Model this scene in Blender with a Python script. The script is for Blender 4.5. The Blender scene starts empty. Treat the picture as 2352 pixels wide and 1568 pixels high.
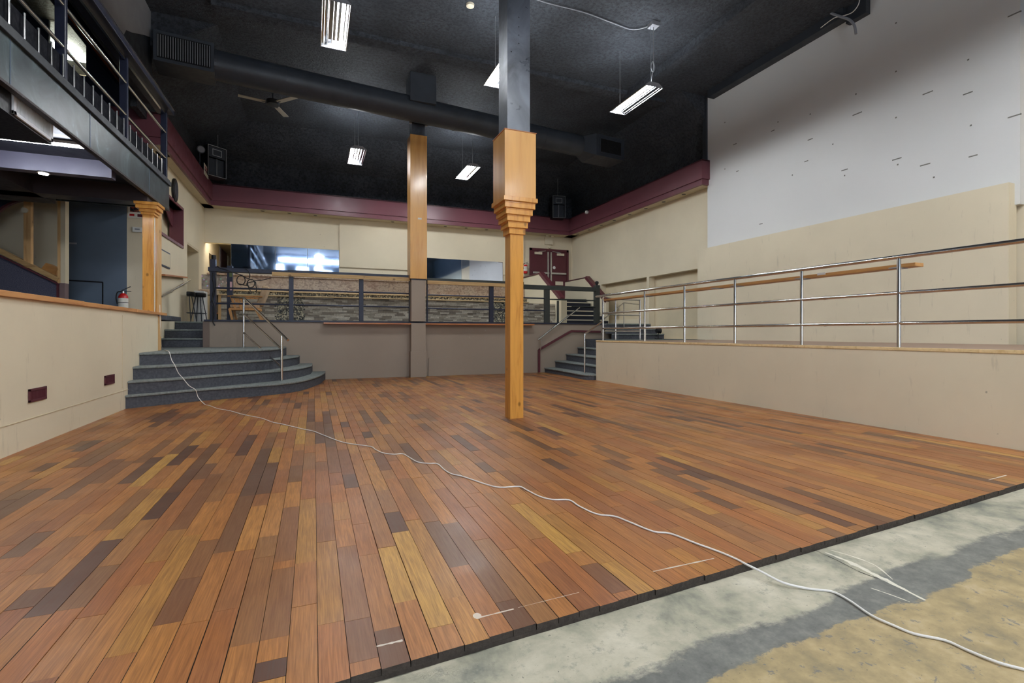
import bpy, bmesh, math, random
from mathutils import Vector, Matrix
random.seed(7)
S = bpy.context.scene
COL = S.collection
PI = math.pi

# ------------------------------------------------------------------ camera, world, exposure
FPX, V0, YAW, CH = 1127.0, 765.5, math.radians(22.0), 1.05     # focal length and horizon in pixels of the 2352 x 1568 frame
cam = bpy.data.cameras.new('camera'); cam_o = bpy.data.objects.new('camera', cam); COL.objects.link(cam_o)
cam.sensor_width = 36.0; cam.lens = FPX / 2352 * 36.0
cam.shift_y = (V0 - 784) / 2352
cam.clip_start = 0.05; cam.clip_end = 200
cam_o.location = (0, 0, CH); cam_o.rotation_euler = (PI / 2, 0, -YAW)
S.camera = cam_o
w = bpy.data.worlds.new('world'); S.world = w; w.use_nodes = True
w.node_tree.nodes['Background'].inputs[0].default_value = (0.8, 0.88, 1, 1)
w.node_tree.nodes['Background'].inputs[1].default_value = 0.02
S.view_settings.view_transform = 'Standard'; S.view_settings.look = 'None'
S.view_settings.gamma = 1.0; S.view_settings.use_curve_mapping = False
S.view_settings.exposure = 1.6
LAMP_E = 100.0        # strength of the hanging tubes
WIN_E = 3.2          # daylight panes and an added low fill pane behind the camera
try:
    S.cycles.use_denoising = True; S.cycles.max_bounces = 8; S.cycles.diffuse_bounces = 5; S.cycles.glossy_bounces = 4
    S.cycles.sample_clamp_indirect = 6.0; S.cycles.caustics_reflective = False; S.cycles.caustics_refractive = False
    S.cycles.use_light_tree = True
except Exception: pass

def P(u, v, x=None, y=None, z=None):
    """the point of the room that the photograph shows at pixel (u, v) on a plane x=, y= or z="""
    r = (u - 1176) / FPX; q = (V0 - v) / FPX
    d = (r * math.cos(YAW) + math.sin(YAW), -r * math.sin(YAW) + math.cos(YAW), q)
    t = (z - CH) / d[2] if z is not None else (x / d[0] if x is not None else y / d[1])
    return Vector((d[0] * t, d[1] * t, CH + d[2] * t))

# ------------------------------------------------------------------ materials
def srgb(r, g, b):
    f = lambda c: (c / 255 / 12.92) if c / 255 <= 0.04045 else ((c / 255 + 0.055) / 1.055) ** 2.4
    return (f(r), f(g), f(b), 1)
class NT:
    def __init__(s, name):
        s.m = bpy.data.materials.new(name); s.m.use_nodes = True
        s.t = s.m.node_tree; s.b = s.t.nodes['Principled BSDF']
        s.t.nodes['Material Output'].location = (400, 0)
    def n(s, typ, **kw):
        o = s.t.nodes.new(typ)
        for k, v in kw.items():
            if k.startswith('i_'):
                key = k[2:]
                key = int(key) if key.isdigit() else key.replace('_', ' ')
                o.inputs[key].default_value = v
            else: setattr(o, k, v)
        return o
    def l(s, a, b): s.t.links.new(a, b)
    def pos(s, scale=(1, 1, 1), obj=False):
        if obj: src = s.n('ShaderNodeTexCoord').outputs['Object']
        else: src = s.n('ShaderNodeNewGeometry').outputs['Position']
        mp = s.n('ShaderNodeMapping'); mp.inputs['Scale'].default_value = scale
        s.l(src, mp.inputs['Vector']); return mp.outputs[0]
    def noise(s, vec, scale, detail=4, rough=.55, dist=0):
        o = s.n('ShaderNodeTexNoise'); o.inputs['Scale'].default_value = scale; o.inputs['Detail'].default_value = detail
        o.inputs['Roughness'].default_value = rough; o.inputs['Distortion'].default_value = dist
        s.l(vec, o.inputs['Vector']); return o.outputs['Fac']
    def ramp(s, fac, stops, interp='LINEAR'):
        o = s.n('ShaderNodeValToRGB'); cr = o.color_ramp; cr.interpolation = interp
        while len(cr.elements) < len(stops): cr.elements.new(0.5)
        for e, (p, c) in zip(cr.elements, stops): e.position = p; e.color = c if len(c) == 4 else (*c, 1)
        s.l(fac, o.inputs[0]); return o.outputs[0]
    def mix(s, fac, a, b, mode='MIX'):
        o = s.n('ShaderNodeMix', data_type='RGBA', blend_type=mode)
        for sock, val in ((o.inputs['Factor'], fac), (o.inputs[6], a), (o.inputs[7], b)):
            if hasattr(val, 'node'): s.l(val, sock)
            else: sock.default_value = val
        return o.outputs[2]
    def math(s, op, a, b=0.0, clamp=False):
        o = s.n('ShaderNodeMath', operation=op, use_clamp=clamp)
        for i, val in enumerate((a, b)):
            if hasattr(val, 'node'): s.l(val, o.inputs[i])
            else: o.inputs[i].default_value = val
        return o.outputs[0]
    def bump(s, h, strength=.3, dist=.01):
        o = s.n('ShaderNodeBump'); o.inputs['Strength'].default_value = strength; o.inputs['Distance'].default_value = dist
        s.l(h, o.inputs['Height']); s.l(o.outputs[0], s.b.inputs['Normal'])
    def set(s, **kw):
        for k, v in kw.items():
            i = s.b.inputs[k.replace('_', ' ')]
            if hasattr(v, 'node'): s.l(v, i)
            else: i.default_value = v
        return s.m
def dim(c, k): return (c[0] * k, c[1] * k, c[2] * k, 1)
def paint(name, c, rough=.6, var=.12, scale=1.2, bump=.05, bscale=90, spec=.4, metal=0, coat=0):
    t = NT(name); p = t.pos()
    f = t.noise(p, scale, 5)
    col = t.ramp(f, [(0.3, dim(c, 1 - var)), (0.7, dim(c, 1 + var * .5))])
    if bump: t.bump(t.noise(p, bscale, 3), bump, .01)
    r = t.ramp(t.noise(p, scale * 3, 4), [(.3, (rough * .85,) * 3), (.7, (min(1, rough * 1.15),) * 3)])
    return t.set(Base_Color=col, Roughness=r, Metallic=metal, Specular_IOR_Level=spec, Coat_Weight=coat)
def scuffed(name, c, mark, amount=.62, rough=.6):
    """painted plasterboard with faint streaks and scuff marks"""
    t = NT(name); p = t.pos()
    base = t.ramp(t.noise(p, .7, 5), [(0.3, dim(c, .93)), (0.7, dim(c, 1.04))])
    st = t.noise(t.pos((5, 5, .9)), 1.6, 6, .7)
    a = t.ramp(st, [(amount, (0, 0, 0)), (amount + .16, (.35, .35, .35))])
    col = t.mix(a, base, mark)
    sp = t.noise(p, 14, 2); a2 = t.ramp(sp, [(.76, (0, 0, 0)), (.79, (.55, .55, .55))])
    col = t.mix(a2, col, mark)
    t.bump(t.noise(p, 40, 4), .06, .01)
    return t.set(Base_Color=col, Roughness=rough, Specular_IOR_Level=.35)
def emit(name, c, e):
    t = NT(name); return t.set(Base_Color=(0, 0, 0, 1), Emission_Color=c, Emission_Strength=e)
def wood(name, c1, c2, axis='z', rough=.35, scale=1.0, coat=0.0, knots=True):
    t = NT(name)
    sc = {'z': (9, 9, .9), 'x': (.9, 9, 9), 'y': (9, .9, 9)}[axis]
    p = t.pos(tuple(q * scale for q in sc))
    f = t.noise(p, 2.2, 7, .6, .6)
    col = t.ramp(f, [(.3, c2), (.5, c1), (.72, dim(c1, 1.1))])
    if knots:
        v = t.n('ShaderNodeTexVoronoi'); v.inputs['Scale'].default_value = 1.0
        ks = {'z': (6, 6, 4.2), 'x': (4.2, 6, 6), 'y': (6, 4.2, 6)}[axis]
        t.l(t.pos(ks), v.inputs['Vector'])
        k = t.ramp(v.outputs['Distance'], [(.09, (.8, .8, .8)), (.17, (0, 0, 0))])
        col = t.mix(k, col, dim(c2, .38))
    t.bump(f, .08, .004)
    return t.set(Base_Color=col, Roughness=rough, Coat_Weight=coat, Coat_Roughness=.15)

M = {}
CREAM = srgb(220, 208, 182)
M['cream'] = scuffed('cream_paint', CREAM, srgb(150, 138, 116), .66)
M['cream_low'] = scuffed('cream_wall_scuffed', CREAM, srgb(120, 112, 98), .60)
M['cream_soft'] = paint('cream_trim', srgb(214, 200, 170))
M['white'] = paint('white_wallboard', srgb(218, 218, 217), .55, .03, .5)
M['black'] = None
M['taupe'] = scuffed('taupe_paint', srgb(154, 139, 124), srgb(185, 175, 165), .69, .5)
M['maroon'] = paint('maroon_paint', srgb(116, 68, 77), .38, .08, 2)
M['maroon_d'] = paint('maroon_dark', srgb(92, 44, 52), .4, .1, 3)
M['navy'] = paint('navy_paint', srgb(92, 106, 122), .5, .10, 1.2)
M['navy_d'] = paint('navy_dark', srgb(42, 46, 62), .4, .15, 2)
M['chrome'] = paint('chrome_tube', (.72, .71, .70, 1), .16, .10, 8, 0, metal=1)
M['steel'] = paint('brushed_steel', (.6, .6, .6, 1), .35, .1, 8, 0, metal=1)
M['rail_black'] = paint('black_gloss_paint', srgb(38, 42, 60), .35, .2, 8, .05, spec=.35)
M['rail_green'] = paint('dark_green_paint', srgb(48, 52, 50), .38, .15, 8, .05)
M['carpet'] = paint('grey_carpet_lit', srgb(140, 146, 143), .95, .28, 30, .6, 320, .1)  # lighter copy of the carpet: light on the treads put into the colour
M['carpet_d'] = paint('grey_carpet_shaded', srgb(92, 94, 101), .95, .28, 30, .6, 320, .1)  # darker copy of the carpet: shade of the risers put into the colour
M['wood_gold'] = wood('golden_varnished_wood', srgb(218, 156, 72), srgb(196, 130, 54), 'z', .3, 1, .25)
M['ply_gold'] = wood('golden_plywood', srgb(216, 160, 84), srgb(204, 144, 66), 'z', .3, .5, .25, False)
M['wood_raw'] = wood('raw_lumber', srgb(214, 172, 116), srgb(190, 140, 84), 'z', .55)
M['wood_raw_x'] = wood('raw_lumber_across', srgb(190, 156, 104), srgb(160, 120, 74), 'x', .55)
M['wood_ledge'] = wood('ledge_wood', srgb(206, 150, 96), srgb(176, 112, 66), 'y', .4, 1, .1, False)
M['wood_shelf'] = wood('shelf_wood', srgb(176, 112, 66), srgb(150, 86, 50), 'x', .4, 1, .1, False)
M['wood_board'] = wood('rail_board_wood', srgb(200, 150, 92), srgb(170, 106, 62), 'y', .45, 1, 0, False)
M['grill'] = paint('grille_grey', srgb(150, 152, 158), .4, .1, 5, 0)
M['white_p'] = paint('white_plastic', srgb(225, 225, 222), .4, .03, 5, 0)
M['ivory'] = paint('ivory_plastic', srgb(216, 206, 182), .45, .03, 5, 0)
M['blackp'] = paint('black_plastic', srgb(24, 24, 27), .45, .2, 10, .05)
M['dark_hole'] = paint('dark_void', srgb(14, 14, 16), .9, .1, 5, 0)
M['red'] = paint('extinguisher_red', srgb(190, 30, 32), .3, .05, 5, 0)
M['label'] = paint('paper_label', srgb(224, 220, 208), .6, .1, 40, 0)
M['cable_w'] = paint('white_cable', srgb(232, 228, 224), .5, .03, 5, 0)
M['fabric'] = paint('beige_fabric', srgb(206, 178, 144), .9, .1, 20, .3, 200)
M['wood_chair'] = wood('chair_wood', srgb(206, 150, 84), srgb(176, 118, 60), 'z', .4, 2, 0, False)
M['maple'] = wood('pale_edge_strip', srgb(222, 196, 148), srgb(200, 168, 116), 'x', .5, 1, 0, False)
M['tube'] = emit('lit_tube', (.93, .97, 1, 1), LAMP_E)
M['added_uplight'] = emit('added_uplight_glow', (.9, .96, 1, 1), 20)  # added glow that brightens the ceiling and upper walls
M['tube_off'] = paint('unlit_tube', srgb(200, 200, 200), .3, .02, 5, 0)
M['tube_small'] = emit('strip_light', (.86, .9, 1, 1), 26)
M['spot_lit'] = emit('warm_spot', (1, .8, .6, 1), 25)
M['pane'] = emit('daylight_pane', (.75, .86, 1, 1), WIN_E)
M['laminate'] = None

t = NT('black_sprayed_ceiling'); p = t.pos()
c = t.ramp(t.noise(p, 1.3, 5), [(.3, srgb(58, 62, 70)), (.7, srgb(84, 89, 98))])
pit_shade = t.ramp(t.noise(p, 15, 6, .75), [(.40, (.75,) * 3), (.56, (0,) * 3)]); c = t.mix(pit_shade, c, srgb(20, 22, 26))  # shade in the spray pits put into the colour
sp = t.ramp(t.noise(p, 9, 2, .4), [(.765, (0, 0, 0)), (.80, (.5, .5, .5))])
c = t.mix(sp, c, srgb(140, 136, 126))
t.bump(t.noise(p, 22, 6, .7), 1.0, .05)
M['ceil'] = t.set(Base_Color=c, Roughness=.5, Specular_IOR_Level=.5)
M['black_s'] = paint('black_smooth', srgb(50, 54, 61), .5, .2, 2, .04)
M['duct'] = paint('black_duct', srgb(58, 63, 71), .45, .2, 3, .1, 20)
M['grey_patch'] = paint('bare_grey_board', srgb(150, 152, 158), .7, .06, 2, .04)

# gloss black steel-clad column: streaky reflections, partly put into the colour
t = NT('black_gloss_column'); p = t.pos()
r = t.ramp(t.noise(t.pos((1, 1, 1.6)), 3.0, 4, .6, .3), [(.3, (.26,) * 3), (.7, (.46,) * 3)])
t.bump(t.noise(t.pos((1, 1, .5)), 2.0, 2), .10, .02)
cc = t.ramp(t.noise(t.pos((1, 1, .7)), 2.6, 5, .6, .6), [(.35, srgb(44, 48, 56)), (.65, srgb(92, 98, 110))])
M['col_black'] = t.set(Base_Color=cc, Roughness=r, Metallic=.3, Specular_IOR_Level=.8, Coat_Weight=.3, Coat_Roughness=.25)
# teal-grey worn balcony fascia
t = NT('fascia_gloss_teal'); p = t.pos()
c = t.ramp(t.noise(p, 2.6, 7, .6, .8), [(.32, srgb(30, 38, 44)), (.48, srgb(50, 62, 67)), (.6, srgb(62, 76, 80)), (.72, srgb(96, 116, 122))])
r = t.ramp(t.noise(p, 2, 3), [(.3, (.24,) * 3), (.7, (.38,) * 3)])
M['fascia'] = t.set(Base_Color=c, Roughness=.34, Specular_IOR_Level=.6)

# planks: tone per board stored in the mesh, grain along the boards
t = NT('hardwood_planks'); p = t.pos((1, 1, 1))
at = t.n('ShaderNodeAttribute', attribute_name='tone'); ar = t.n('ShaderNodeAttribute', attribute_name='rnd')
tone = at.outputs['Fac']; rnd = ar.outputs['Fac']
colr = t.ramp(tone, [(0.0, srgb(92, 66, 58)), (.14, srgb(122, 82, 60)), (.3, srgb(154, 98, 62)), (.5, srgb(180, 108, 60)), (.7, srgb(194, 116, 58)), (.85, srgb(190, 126, 60)), (1, srgb(208, 146, 70))])
hs = t.n('ShaderNodeHueSaturation'); t.l(colr, hs.inputs['Color'])
t.l(t.math('ADD', t.math('MULTIPLY', rnd, .014), .503), hs.inputs['Hue']); hs.inputs['Saturation'].default_value = 0.96
t.l(t.math('ADD', t.math('MULTIPLY', rnd, .25), .74), hs.inputs['Value'])
off = t.n('ShaderNodeCombineXYZ'); t.l(t.math('MULTIPLY', rnd, 37.0), off.inputs[0]); t.l(t.math('MULTIPLY', rnd, 91.0), off.inputs[1])
va = t.n('ShaderNodeVectorMath', operation='ADD'); t.l(p, va.inputs[0]); t.l(off.outputs[0], va.inputs[1])
mp = t.n('ShaderNodeMapping'); mp.inputs['Scale'].default_value = (26, 1.7, 1); t.l(va.outputs[0], mp.inputs['Vector'])
g = t.noise(mp.outputs[0], 2.2, 8, .62, .8)
c = t.mix(t.ramp(g, [(.25, (.55,) * 3), (.6, (0,) * 3)]), hs.outputs[0], dim(srgb(112, 62, 34), .8))
mp2 = t.n('ShaderNodeMapping'); mp2.inputs['Scale'].default_value = (90, 3, 1); t.l(va.outputs[0], mp2.inputs['Vector'])
g2 = t.noise(mp2.outputs[0], 2, 4)
c = t.mix(t.ramp(g2, [(.35, (.4,) * 3), (.6, (0,) * 3)]), c, dim(srgb(104, 58, 34), .8))
big = t.noise(t.pos(), .9, 4)                                        # dull, dusty worn patches
c = t.mix(t.ramp(big, [(.50, (0,) * 3), (.75, (.14,) * 3)]), c, srgb(150, 128, 112))
scr = t.noise(t.pos((3, 3, 3)), 22, 3, .8); c = t.mix(t.ramp(scr, [(.78, (0,) * 3), (.80, (.5,) * 3)]), c, srgb(205, 185, 165))
r = t.ramp(t.noise(t.pos(), 2.3, 5), [(.3, (.30,) * 3), (.7, (.46,) * 3)])
t.bump(g, .05, .003)
M['planks'] = t.set(Base_Color=c, Roughness=r, Specular_IOR_Level=.36)
M['plank_edge'] = paint('weathered_board_ends', srgb(66, 58, 52), .8, .3, 30, .5, 60)

# concrete: pale near the boards, dark grey band, ochre glue residue beyond
t = NT('stained_concrete'); g = t.n('ShaderNodeNewGeometry'); sep = t.n('ShaderNodeSeparateXYZ'); t.l(g.outputs['Position'], sep.inputs[0])
p = t.pos(); pe = t.pos((.55, 1.25, 1))
dist = t.math('SUBTRACT', t.math('ADD', t.math('MULTIPLY', sep.outputs[0], .0605), 1.566), sep.outputs[1])   # metres from the edge of the boards
wob = t.math('ADD', t.math('MULTIPLY', t.math('SUBTRACT', t.noise(pe, 3.2, 8, .62), .5), .26), t.math('MULTIPLY', t.math('SUBTRACT', t.noise(p, 26, 6, .75), .5), .07))
d2 = t.math('ADD', dist, wob)
pale = t.ramp(t.noise(p, 3.2, 9, .66, .2), [(.34, srgb(124, 125, 114)), (.45, srgb(163, 159, 140)), (.56, srgb(188, 181, 160)), (.68, srgb(206, 198, 178))])
pale = t.mix(t.ramp(t.noise(p, 18, 8, .8), [(.545, (0,) * 3), (.68, (.75,) * 3)]), pale, srgb(128, 128, 118))
grey = t.ramp(t.noise(p, 14, 8, .75), [(.3, srgb(96, 96, 92)), (.5, srgb(116, 116, 110)), (.7, srgb(136, 135, 127))])
och = t.ramp(t.noise(p, 8, 8, .65), [(.32, srgb(136, 124, 98)), (.46, srgb(160, 142, 106)), (.58, srgb(176, 156, 116)), (.72, srgb(188, 170, 136))])
och = t.mix(t.ramp(t.noise(p, 21, 4, .7, .5), [(.60, (0,) * 3), (.65, (.8,) * 3)]), och, srgb(112, 112, 110))
c = t.mix(t.ramp(d2, [(.285, (0,) * 3), (.315, (1,) * 3)]), pale, grey)
c = t.mix(t.ramp(d2, [(.442, (0,) * 3), (.452, (1,) * 3)]), c, och)
c = t.mix(t.ramp(t.noise(p, 55, 4, .7), [(.66, (0,) * 3), (.70, (.7,) * 3)]), c, srgb(84, 82, 76))
t.bump(t.noise(p, 30, 8, .7), .25, .006)
M['concrete'] = t.set(Base_Color=c, Roughness=.55, Specular_IOR_Level=.35)

# granite-look laminate, pebbles, stacked stone
t = NT('mottled_laminate'); p = t.pos()
c = t.ramp(t.noise(t.pos((1, 1, 1.3)), 9, 8, .7, 1.2), [(.3, srgb(128, 104, 94)), (.45, srgb(186, 160, 134)), (.58, srgb(224, 204, 174)), (.7, srgb(176, 144, 120))])
c = t.mix(t.ramp(t.noise(p, 1.1, 4), [(.45, (0,) * 3), (.7, (.5,) * 3)]), c, srgb(176, 128, 92))
M['laminate'] = t.set(Base_Color=c, Roughness=.35)
t = NT('pebble_strip'); v = t.n('ShaderNodeTexVoronoi'); v.inputs['Scale'].default_value = 34; t.l(t.pos(), v.inputs['Vector'])
sx = t.n('ShaderNodeSeparateColor'); t.l(v.outputs['Color'], sx.inputs[0])
c = t.ramp(sx.outputs[0], [(.2, srgb(44, 44, 42)), (.45, srgb(120, 112, 92)), (.7, srgb(214, 204, 172)), (.9, srgb(96, 96, 88))])
t.bump(v.outputs['Distance'], .7, -.01); M['pebble'] = t.set(Base_Color=c, Roughness=.5)
t = NT('stacked_stone'); ar = t.n('ShaderNodeAttribute', attribute_name='tone')
c = t.ramp(ar.outputs['Fac'], [(0, srgb(128, 118, 106)), (.4, srgb(168, 158, 140)), (.7, srgb(198, 190, 172)), (1, srgb(224, 216, 198))])
c = t.mix(t.ramp(t.noise(t.pos(), 24, 5), [(.35, (.35,) * 3), (.65, (0,) * 3)]), c, srgb(108, 98, 88))
t.bump(t.noise(t.pos(), 40, 5), .5, .01); M['stone'] = t.set(Base_Color=c, Roughness=.8)
t = NT('sticker_collage'); v = t.n('ShaderNodeTexVoronoi'); v.inputs['Scale'].default_value = 13; t.l(t.pos(), v.inputs['Vector'])
c = t.ramp(t.noise(t.pos(), 9, 6), [(.35, srgb(120, 96, 82)), (.6, srgb(176, 154, 126))])
c = t.mix(t.ramp(v.outputs['Distance'], [(.30, (1,) * 3), (.33, (0,) * 3)]), c, v.outputs['Color'])
hs = t.n('ShaderNodeHueSaturation'); hs.inputs['Saturation'].default_value = .55; t.l(c, hs.inputs['Color'])
M['stickers'] = t.set(Base_Color=hs.outputs[0], Roughness=.5)
t = NT('speckled_carpet'); c = t.ramp(t.noise(t.pos(), 120, 3, .8), [(.4, srgb(60, 62, 80)), (.56, srgb(96, 96, 114)), (.7, srgb(150, 146, 150))])
M['speck'] = t.set(Base_Color=c, Roughness=.95)
t = NT('acrylic_mirror'); t.bump(t.noise(t.pos((.35, 1, 1.0)), .8, 1), .016, .05)
M['mirror'] = t.set(Base_Color=(.50, .64, .86, 1), Metallic=1.0, Roughness=.04)  # cool blue of the reflected daylight put into the mirror colour
t = NT('laminate_deck'); c = t.ramp(t.noise(t.pos((8, 1, 1)), 2, 5), [(.3, srgb(140, 112, 96)), (.7, srgb(166, 136, 118))])
M['deck'] = t.set(Base_Color=c, Roughness=.4)
t = NT('poster_print'); v = t.n('ShaderNodeTexNoise'); v.inputs['Scale'].default_value = 9; v.inputs['Detail'].default_value = 6; t.l(t.pos(), v.inputs['Vector'])
c = t.ramp(v.outputs['Fac'], [(.42, srgb(40, 42, 50)), (.5, srgb(160, 84, 66)), (.58, srgb(74, 70, 74))])
M['poster'] = t.set(Base_Color=c, Roughness=.4)

# ------------------------------------------------------------------ mesh building
class MB:
    def __init__(s): s.v = []; s.f = []; s.attr = {}; s.mi = None; s.mat2 = None
    def add(s, vs, fs):
        k = len(s.v); s.v += [Vector(q) for q in vs]; s.f += [tuple(k + i for i in q) for q in fs]; return s
    def box(s, x0, x1, y0, y1, z0, z1):
        x0, x1 = min(x0, x1), max(x0, x1); y0, y1 = min(y0, y1), max(y0, y1); z0, z1 = min(z0, z1), max(z0, z1)
        return s.add([(x0, y0, z0), (x1, y0, z0), (x1, y1, z0), (x0, y1, z0), (x0, y0, z1), (x1, y0, z1), (x1, y1, z1), (x0, y1, z1)],
                     [(0, 3, 2, 1), (4, 5, 6, 7), (0, 1, 5, 4), (1, 2, 6, 5), (2, 3, 7, 6), (3, 0, 4, 7)])
    def beam(s, a, b, w, h, up=(0, 0, 1)):
        """bar of section w (sideways) x h (along up) from a to b"""
        a, b = Vector(a), Vector(b); d = (b - a).normalized(); up = Vector(up)
        side = d.cross(up).normalized() * (w / 2); u = side.cross(d).normalized() * (h / 2)
        vs = [a - side - u, a + side - u, a + side + u, a - side + u, b - side - u, b + side - u, b + side + u, b - side + u]
        return s.add(vs, [(0, 1, 2, 3), (7, 6, 5, 4), (0, 4, 5, 1), (1, 5, 6, 2), (2, 6, 7, 3), (3, 7, 4, 0)])
    def prism(s, pts, off):
        n = len(pts); off = Vector(off); pts = [Vector(q) for q in pts]
        return s.add(pts + [q + off for q in pts], [tuple(range(n)), tuple(range(2 * n - 1, n - 1, -1))] + [(i, (i + 1) % n + 0, (i + 1) % n + n, i + n)[::-1] for i in range(n)])
    def tube(s, pts, r, n=10):
        pts = [Vector(q) for q in pts]; rings = []; ref = None
        for i, q in enumerate(pts):
            d = (pts[min(i + 1, len(pts) - 1)] - pts[max(i - 1, 0)])
            d = d.normalized() if d.length > 1e-9 else Vector((0, 0, 1))
            if ref is None: ref = Vector((0, 0, 1)) if abs(d.z) < .9 else Vector((1, 0, 0))
            a = d.cross(ref).normalized(); ref = a.cross(d).normalized() if True else ref
            b = ref; rr = r[i] if isinstance(r, (list, tuple)) else r
            rings.append([q + a * math.cos(2 * PI * k / n) * rr + b * math.sin(2 * PI * k / n) * rr for k in range(n)])
        k0 = len(s.v); s.v += [q for g in rings for q in g]
        for i in range(len(rings) - 1):
            for k in range(n):
                a0 = k0 + i * n; b0 = a0 + n
                s.f.append((a0 + k, a0 + (k + 1) % n, b0 + (k + 1) % n, b0 + k))
        s.f.append(tuple(k0 + k for k in range(n))[::-1]); s.f.append(tuple(k0 + (len(rings) - 1) * n + k for k in range(n)))
        return s
    def build(s, name, mat, parent=None, smooth=False, bevel=0, seg=2):
        me = bpy.data.meshes.new(name)
        o = bpy.data.objects.new(name, me); COL.objects.link(o)
        org = Vector((0, 0, 0))
        if parent is None and s.v:
            xs = [q.x for q in s.v]; ys = [q.y for q in s.v]; zs = [q.z for q in s.v]
            org = Vector(((min(xs) + max(xs)) / 2, (min(ys) + max(ys)) / 2, min(zs)))
        me.from_pydata([q - org for q in s.v], [], s.f); o.location = org
        for k, vals in s.attr.items():
            a = me.attributes.new(k, 'FLOAT', 'FACE'); a.data.foreach_set('value', vals)
        if not s.attr: bm = bmesh.new(); bm.from_mesh(me); bmesh.ops.recalc_face_normals(bm, faces=bm.faces); bm.to_mesh(me); bm.free()
        me.materials.append(mat)
        if s.mat2: me.materials.append(s.mat2); me.polygons.foreach_set('material_index', s.mi)
        if parent is not None:
            o.parent = parent; o.matrix_parent_inverse = Matrix.Translation(-root_loc(parent))
        if smooth:
            for q in me.polygons: q.use_smooth = True
            try: me.set_sharp_from_angle(angle=math.radians(40))
            except Exception: pass
        if bevel:
            b = o.modifiers.new('bevel', 'BEVEL'); b.width = bevel; b.segments = seg; b.limit_method = 'ANGLE'
        return o
def root_loc(o):
    v = Vector(o.location)
    while o.parent is not None: o = o.parent; v = v + Vector(o.location) if o.parent is None and False else v
    return ROOT.get(o.name, v)
ROOT = {}
def thing(name, label, cat, loc=(0, 0, 0), group=None):
    o = bpy.data.objects.new(name, None); COL.objects.link(o); o.location = loc; o.empty_display_size = .1
    o['label'] = label; o['category'] = cat
    if group: o['group'] = group
    ROOT[o.name] = Vector(loc)
    return o
def tag(o, label, cat, group=None, kind=None):
    o['label'] = label; o['category'] = cat
    if group: o['group'] = group
    if kind: o['kind'] = kind
    return o
def struct(o): o['kind'] = 'structure'; return o
def sub(o, parent):
    """make o (built in world coordinates) a sub-part of parent, itself a part in world coordinates"""
    o.parent = parent; o.matrix_parent_inverse = Matrix.Identity(4); return o
def subpart(mb, name, mat, parent, **kw):
    o = mb.build(name, mat, None, **kw); sub(o, parent); return o
def dup(root, loc, label=None):
    """a copy of a thing with copies of its parts"""
    r = root.copy(); COL.objects.link(r); r.location = loc; ROOT[r.name] = Vector(loc)
    if label: r['label'] = label
    for ch in list(root.children):
        c = ch.copy(); COL.objects.link(c); c.parent = r; c.matrix_parent_inverse = ch.matrix_parent_inverse.copy()
        for g in list(ch.children):
            d = g.copy(); COL.objects.link(d); d.parent = c; d.matrix_parent_inverse = g.matrix_parent_inverse.copy()
    return r
def smooth_path(pts, k=4):
    pts = [Vector(q) for q in pts]; out = []
    for i in range(len(pts) - 1):
        p0 = pts[max(i - 1, 0)]; p1 = pts[i]; p2 = pts[i + 1]; p3 = pts[min(i + 2, len(pts) - 1)]
        for j in range(k):
            t_ = j / k
            out.append(.5 * ((2 * p1) + (p2 - p0) * t_ + (2 * p0 - 5 * p1 + 4 * p2 - p3) * t_ ** 2 + (3 * p1 - p0 - 3 * p2 + p3) * t_ ** 3))
    return out + [pts[-1]]
def disc(mb, c, n_axis, r, th, n=20):
    c = Vector(c); a = Vector(n_axis).normalized(); return mb.tube([c, c + a * th], r, n)

# ================================================================== THE ROOM
XL, XR, YB, ZP, ZS = -2.43, 5.88, 11.98, 1.33, 0.895      # left low wall, stage front, platform front, platform and stage levels
YW, XW, XLW = 16.83, 9.3, -3.0
ZC = 7.0

# floor of boards ---------------------------------------------------
PW = 0.0918
x_ref = P(731, 1568, z=0).x
def edge_y(x): return 1.566 + .0605 * x
def row_of(x): return math.floor((x - x_ref) / PW)
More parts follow.
